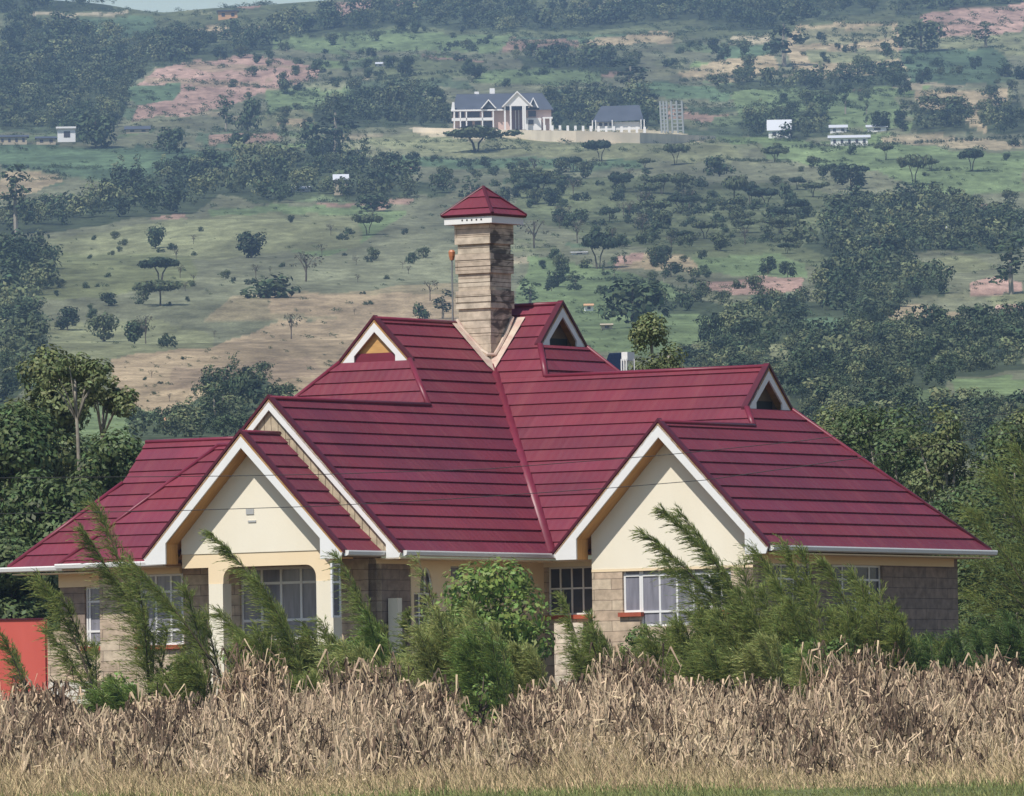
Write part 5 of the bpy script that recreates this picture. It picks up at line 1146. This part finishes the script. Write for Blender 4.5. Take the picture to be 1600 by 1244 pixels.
# ---- low scrub nobody could count, over the whole hillside
rg = np.random.default_rng(3); _, _, V0, mn0 = PROTO[('shrub', 0)]; quads = []
for k in range(5000):
    if k < 2600: x_, y_ = rg.uniform(-60, 1660), rg.uniform(5, 240)
    elif k < 4000: x_, y_ = rg.uniform(800, 1660), rg.uniform(250, 560)
    else: x_, y_ = rg.uniform(-60, 800), rg.uniform(240, 660)
    if 340 < y_ < 520 and x_ < 700 and rg.uniform() < .6: continue
    p_ = hit(x_, y_); s_ = ppm(math.hypot(p_.x, p_.y)); H_ = (1.6 + (8.5 if k < 2600 else 5.5) * rg.uniform() ** 2.2) / s_
    W_ = V0[rg.uniform(size=len(V0)) < .22] * np.array([H_ * rg.uniform(.9, 2.), H_, H_]) * 1.15; quads.append(W_ + np.array(p_))
for c_, pl in PAR:
    if rg.uniform() < .85:
        for a, b in ((pl[0], pl[1]), (pl[1], pl[2])) if rg.uniform() < .4 else ((pl[0], pl[1]),):
            n = int(math.dist(a, b) / 3.2)
            for k in range(n):
                if rg.uniform() < .3: continue
                t = (k + rg.uniform()) / n; p_ = hit(a[0] + (b[0] - a[0]) * t, a[1] + (b[1] - a[1]) * t + rg.uniform(-.8, .8)); s_ = ppm(math.hypot(p_.x, p_.y)); H_ = (1.8 + 7.5 * rg.uniform() ** 2) / s_
                quads.append(V0[rg.uniform(size=len(V0)) < .16] * np.array([H_ * 1.5, H_, H_]) * 1.1 + np.array(p_))
tag(link('scrub', quads_mesh('scrub', np.concatenate(quads), M['hill1'])), 'low dark scrub scattered over the whole hillside', 'scrub', kind='stuff')
# ---- hedgerows: one plant line each
HG = [([(240, 284), (400, 276), (520, 268)], 'hedge under the dark green field at left'), ([(380, 212), (500, 208), (600, 208)], 'hedge along the road left of the mansion'), ([(560, 130), (650, 118), (740, 112)], 'hedge slanting through the fields above the mansion'),
      ([(1060, 128), (1200, 118), (1420, 112)], 'hedge under the tan terraces'), ([(1150, 140), (1300, 148), (1400, 142)], 'hedge over the green field at upper right'), ([(1230, 232), (1400, 226), (1600, 216)], 'hedge along the pale track at right'),
      ([(1130, 250), (1240, 256), (1330, 252)], 'hedge below the clump right of the lawn'), ([(430, 60), (560, 56), (680, 50)], 'hedge below the top wood at left'), ([(860, 436), (1000, 440), (1100, 462)], 'hedge above the big dark tree'), ([(800, 120), (900, 112), (1000, 118)], 'hedge above the mansion roof'),
      ([(1060, 84), (1130, 74), (1230, 50)], 'dark hedge climbing under the top wood'), ([(0, 262), (60, 266), (110, 278)], 'dark hedge over the tan field at left edge'), ([(640, 250), (800, 252), (1000, 262)], 'low hedge under the mansion lawn'), ([(500, 106), (620, 98), (700, 90)], 'hedge right of the ploughed field')]
for i, (ln, lab) in enumerate(HG):
    rg = np.random.default_rng(700 + i); quads = []; _, _, V, mn = PROTO[('shrub', i % 3)]
    for a, b in zip(ln[:-1], ln[1:]):
        n = max(2, int(math.dist(a, b) / 6))
        for k in range(n):
            if rg.uniform() < .22: continue
            t = (k + rg.uniform()) / n; p_ = hit(a[0] + (b[0] - a[0]) * t, a[1] + (b[1] - a[1]) * t + rg.uniform(-1, 1)); s = ppm(math.hypot(p_.x, p_.y)); H_ = rg.uniform(3.5, 10) / s
            W_ = V[rg.uniform(size=len(V)) < .4] * H_; quads.append(W_ + np.array(p_))
    o = link('hedgerow', quads_mesh('hedgerow', np.concatenate(quads), M[mn])); tag(o, lab, 'hedge')

# ================================================================ buildings on the hill
def hb_root(name, px, py, label, cat='building', group=None):
    p = hit(px, py); s = ppm(math.hypot(p.x, p.y)); r = empty(name, p, -math.atan2(p.x, p.y)); tag(r, label, cat, group); return r, 1 / s
M['slate'] = mat('slate roof', (.085, .095, .12), .6, .3, var=.4, scale=.3)
M['mwhite'] = mat('mansion white', (.80, .78, .77), .6, .2); M['mpink'] = mat('mansion pink render', (.66, .48, .42), .8, .2); M['mdark'] = mat('mansion openings', (.06, .055, .07), .4, .4); M['msand'] = mat('sand render', (.50, .42, .31), .9, .1, var=.4, scale=.2)
M['mterr'] = mat('terrace stone', (.78, .67, .52), .9, .1, var=.4, scale=.2); M['shadegrey'] = mat('greenhouse mesh', (.32, .34, .34), .6, .2); M['tinroof'] = mat('pale tin roof', (.62, .63, .66), .5, .4); M['orangewall'] = mat('orange render', (.62, .36, .20), .8, .1)
# white mansion: local x to the right, y away, z up; m pixels -> metres
mr, q = hb_root('mansion', 782, 204, 'white two-storey mansion with dark roof and tall pillared portico')
def X(px): return (px - 782) * q
def Z(py): return (204 - py) * q
def pbox(nm, x0, x1, y0, y1, z0, z1_, mt, par=None):
    m_ = MB(); m_.box((X(x0), y0, Z(z0)), (X(x1), y1, Z(z1_))); return m_.build(nm, mt, par or mr)
pbox('wall', 708, 862, 2.5, 12, 215, 171, M['mpink'])
rfm = MB(); rfm.prism([(X(706), 1.2, Z(172)), (X(866), 1.2, Z(172)), (X(848), 8, Z(143)), (X(714), 8, Z(143))], (0, .3, .1)); rfm.prism([(X(706), 15, Z(172)), (X(866), 15, Z(172)), (X(848), 8, Z(143)), (X(714), 8, Z(143))], (0, .0, .1))
rfm.poly([(X(866), 1.2, Z(172)), (X(866), 15, Z(172)), (X(848), 8, Z(143))]); rfm.poly([(X(706), 1.2, Z(172)), (X(706), 15, Z(172)), (X(714), 8, Z(143))])
mro = rfm.build('roof', M['slate'], mr)
pbox('chimney', 766, 774, 8, 9.2, 146, 134, M['mwhite'], mro); pbox('chimney', 742, 749, 8, 9, 146, 139, M['mwhite'], mro)
for a, b, mt in ((712, 716, 'mdark'), (720, 726, 'mdark'), (729, 750, 'mdark'), (756, 768, 'mdark')):
    pbox('window', a, b, 2.3, 2.5, 182, 173, M[mt])
for a, b in ((720, 728), (731, 738), (742, 751), (755, 769), (828, 834)):
    pbox('window', a, b, 2.3, 2.5, 199, 188, M['mdark'])
pbox('window', 826, 838, 2.3, 2.5, 182, 173, M['mdark']); pbox('balcony', 706, 771, .9, 2.4, 187.5, 183, M['mwhite'])
for a in (709, 718.5, 728, 753, 770): pbox('pillar', a, a + 2, .9, 1.5, 204, 172, M['mwhite'])
pbox('eave_board', 705, 790, .8, 1.2, 172.5, 170, M['mwhite'], mro)
def mgable(x0, x1, zb, zt, y0, nm='gable', fill=M['mwhite']):
    m_ = MB(); c = (x0 + x1) / 2; m_.prism([(X(x0), y0, Z(zb)), (X(x1), y0, Z(zb)), (X(c), y0, Z(zt))], (0, .3, 0)); o = m_.build(nm, fill, mr)
    r_ = MB()
    for sx in (x0, x1):
        e = -1.5 if sx == x0 else 1.5
        r_.prism([(X(sx + e), y0 - .6, Z(zb + .8)), (X(c), y0 - .6, Z(zt - 2.6)), (X(c), y0 - .6, Z(zt - .3)), (X(sx - e * .6), y0 - .6, Z(zb + .8))], (0, 5.5, 0))
    r_.build('gable_roof', M['mwhite'], o); return o
mgable(753, 775, 168, 157, .6, fill=M['slate']); gp = mgable(786, 832, 167, 146, -2.2); mgable(827, 841, 168, 155, .8, fill=M['slate'])
for a in (788, 797, 816.5, 819.5): pbox('portico_column', a, a + 2.6, -2.2, -1.6, 204, 167, M['mwhite'])
pbox('portico_door', 800, 816, 2.2, 2.45, 203, 170, mat('tall curtain wall', (.20, .12, .12), .4, .4))
for a in (805.5, 810.5): pbox('mullion', a, a + 1, 2.0, 2.2, 203, 170, M['mwhite'])
pbox('side_wing', 822, 846, .5, 2.4, 204, 185, M['mwhite']); pbox('window', 826, 834, .3, .5, 195, 188, M['mdark'])
pbox('carport_roof', 848, 864, 1, 5, 186, 183.5, M['mwhite']); pbox('carport_pillar', 849, 852, 1, 1.6, 204, 186, M['mwhite']); pbox('carport_pillar', 859, 862, 1, 1.6, 204, 186, M['mwhite'])
m_ = MB(); m_.prism([(X(707), 1, Z(158)), (X(710.5), 1, Z(158)), (X(711), 1, Z(172)), (X(705), 1, Z(172))], (0, .5, 0)); m_.build('end_finial', M['mwhite'], mr)
# terrace wall
tw, q2 = hb_root('terrace_wall', 880, 214, 'long pale stone terrace wall curving below the mansion', 'wall')
m_ = MB(); o_ = tw.location
for (xa, ya, ta), (xb, yb, tb2) in zip([(645, 207, 199), (720, 208, 201), (800, 214, 203), (900, 222, 205), (1000, 224, 208), (1060, 224, 210)], [(720, 208, 201), (800, 214, 203), (900, 222, 205), (1000, 224, 208), (1060, 224, 210), (1118, 216, 213)]):
    A, B = hit(xa, ya), hit(xb, yb); ha, hb2 = (ya - ta) * q2, (yb - tb2) * q2
    m_.prism([A - o_ + Vector((0, 0, -.6)), B - o_ + Vector((0, 0, -.6)), B - o_ + Vector((0, 0, hb2)), A - o_ + Vector((0, 0, ha))], (0, 1.2, 0))
tw.rotation_euler = (0, 0, 0); m_.build('wall', M['mterr'], tw)
pb2 = MB()
for k in range(14):
    A = hit(850 + k * 12, 206.5 + .2 * k) - o_; pb2.box((A.x - .15, A.y - 3, A.z), (A.x + .5, A.y - 2.5, A.z + 1.6))
pb2.build('gate_piers', M['mwhite'], tw)
# annex with dark hipped roof
ar, q3 = hb_root('annex_building', 960, 204, 'low building with large dark hipped roof right of the mansion'); q = q3
def X(px): return (px - 960) * q
pbox('wall', 932, 1000, 2, 9, 212, 190, M['mwhite'], ar); m_ = MB()
m_.prism([(X(925), 1, Z(190)), (X(1006), 1, Z(188)), (X(1000), 7, Z(162)), (X(940), 7, Z(163))], (0, .4, .1)); m_.build('roof', M['slate'], ar)
for a in (936, 944, 952): pbox('window', a, a + 5, 1.8, 2, 196, 191, M['mdark'], ar)
for a in (925, 930, 956, 1001, 1006): pbox('pillar', a, a + 1.6, .8, 1.2, 204, 187, M['mwhite'], ar)
# lattice frames
lr, q = hb_root('lattice_tower', 1050, 208, 'pair of pale lattice frames standing right of the annex', 'tower')
def X(px): return (px - 1050) * q
for (a, b) in ((1034, 1044), (1051, 1068)):
    m_ = MB()
    for x_ in np.linspace(a, b, 3): m_.tube([(X(x_), 0, -.3), (X(x_ - 2), 0, Z(156) + .4)], .28, 5)
    for z_ in np.linspace(160, 200, 8): m_.box((X(a - 2), -.1, Z(z_) - .14), (X(b), .1, Z(z_) + .14))
    m_.build('lattice_frame', M['shadegrey'], lr)
# small buildings
def hut(px, py, wpx, hpx, lab, wallm, roofm, roof_h=.35, name='small_house', win=2, dep=5):
    r_, q = hb_root(name, px, py, lab, 'building', None); W_, H_ = wpx * q, hpx * q; hw = H_ * (1 - roof_h)
    m_ = MB(); m_.box((-W_/2, 0, -1.5), (W_/2, dep, hw)); wo = m_.build('wall', wallm, r_)
    m_ = MB(); e = .08 * W_
    if roof_h > .2: m_.prism([(-W_/2 - e, -.5, hw), (-W_/2 - e, dep / 2, H_), (-W_/2 - e, dep + .5, hw)], (W_ + 2*e, 0, 0))
    else: m_.box((-W_/2 - e, -.7, hw), (W_/2 + e, dep + .5, H_))
    m_.build('roof', roofm, r_)
    for k in range(win):
        m_ = MB(); x_ = -W_/2 + W_ * (k + .35) / win; m_.box((x_, -.08, hw * .35), (x_ + W_ * .25 / win * 1.4, 0, hw * .8)); m_.build('window', M['mdark'], wo)
    return r_
hut(356, 30, 30, 14, 'orange-walled house with flat dark roof near the skyline', M['orangewall'], M['mdark'], .15)
hut(104, 222, 28, 24, 'white box-shaped house at left beside the dark green field', M['mwhite'], M['mwhite'], .12, win=1)
hut(20, 226, 44, 16, 'long low beige house at the left edge', M['msand'], M['slate'], .25, win=4); hut(72, 226, 30, 14, 'low shed between the beige house and the white box house', M['msand'], M['slate'], .3, win=2)
hut(1218, 216, 34, 30, 'shed with pale blue roof at the left of the dark clump', M['mwhite'], M['tinroof'], .6); hut(1327, 228, 58, 18, 'long white building with pale flat roof at upper right', M['mwhite'], M['tinroof'], .3, win=5)
hut(1310, 208, 26, 14, 'small white house behind the long white building', M['mwhite'], M['tinroof'], .4); hut(1370, 206, 30, 12, 'low grey-roofed shed right of the long white building', M['mwhite'], M['tinroof'], .4, win=1)
hut(600, 104, 24, 8, 'low white shed in the fields above the mansion', M['mwhite'], M['tinroof'], .5); hut(533, 305, 22, 34, 'pale tall house at the right end of the wood band', M['msand'], M['tinroof'], .3, win=1)
hut(264, 670, 14, 18, 'small red-brown hut above the left house ridge', M['orangewall'], M['orangewall'], .3, win=1, dep=2); hut(215, 208, 36, 12, 'low dark-roofed barn above the dark green field', M['msand'], M['slate'], .5)
hut(920, 486, 14, 12, 'small white hut just right of the high gablet', M['mwhite'], M['orangewall'], .3, win=1, dep=2); hut(948, 515, 18, 10, 'low tan hut above the solar panel', M['msand'], M['msand'], .3, win=1, dep=2)
hut(1552, 668, 44, 12, 'grey-roofed house among trees at the right edge', M['msand'], M['slate'], .5, win=3, dep=4); hut(1480, 362, 22, 10, 'pale hut in the right wood', M['mwhite'], M['tinroof'], .5, win=1)
hut(830, 205, 10, 6, 'tiny white gatehouse before the mansion portico', M['mwhite'], M['mwhite'], .3, win=1, dep=2) if False else None
hut(470, 300, 30, 10, 'white shed roof inside the wood band', M['mwhite'], M['tinroof'], .5, win=1); hut(905, 398, 24, 5, 'thin white trough shelter right of the chimney', M['mwhite'], M['mwhite'], .3, win=1, dep=2)
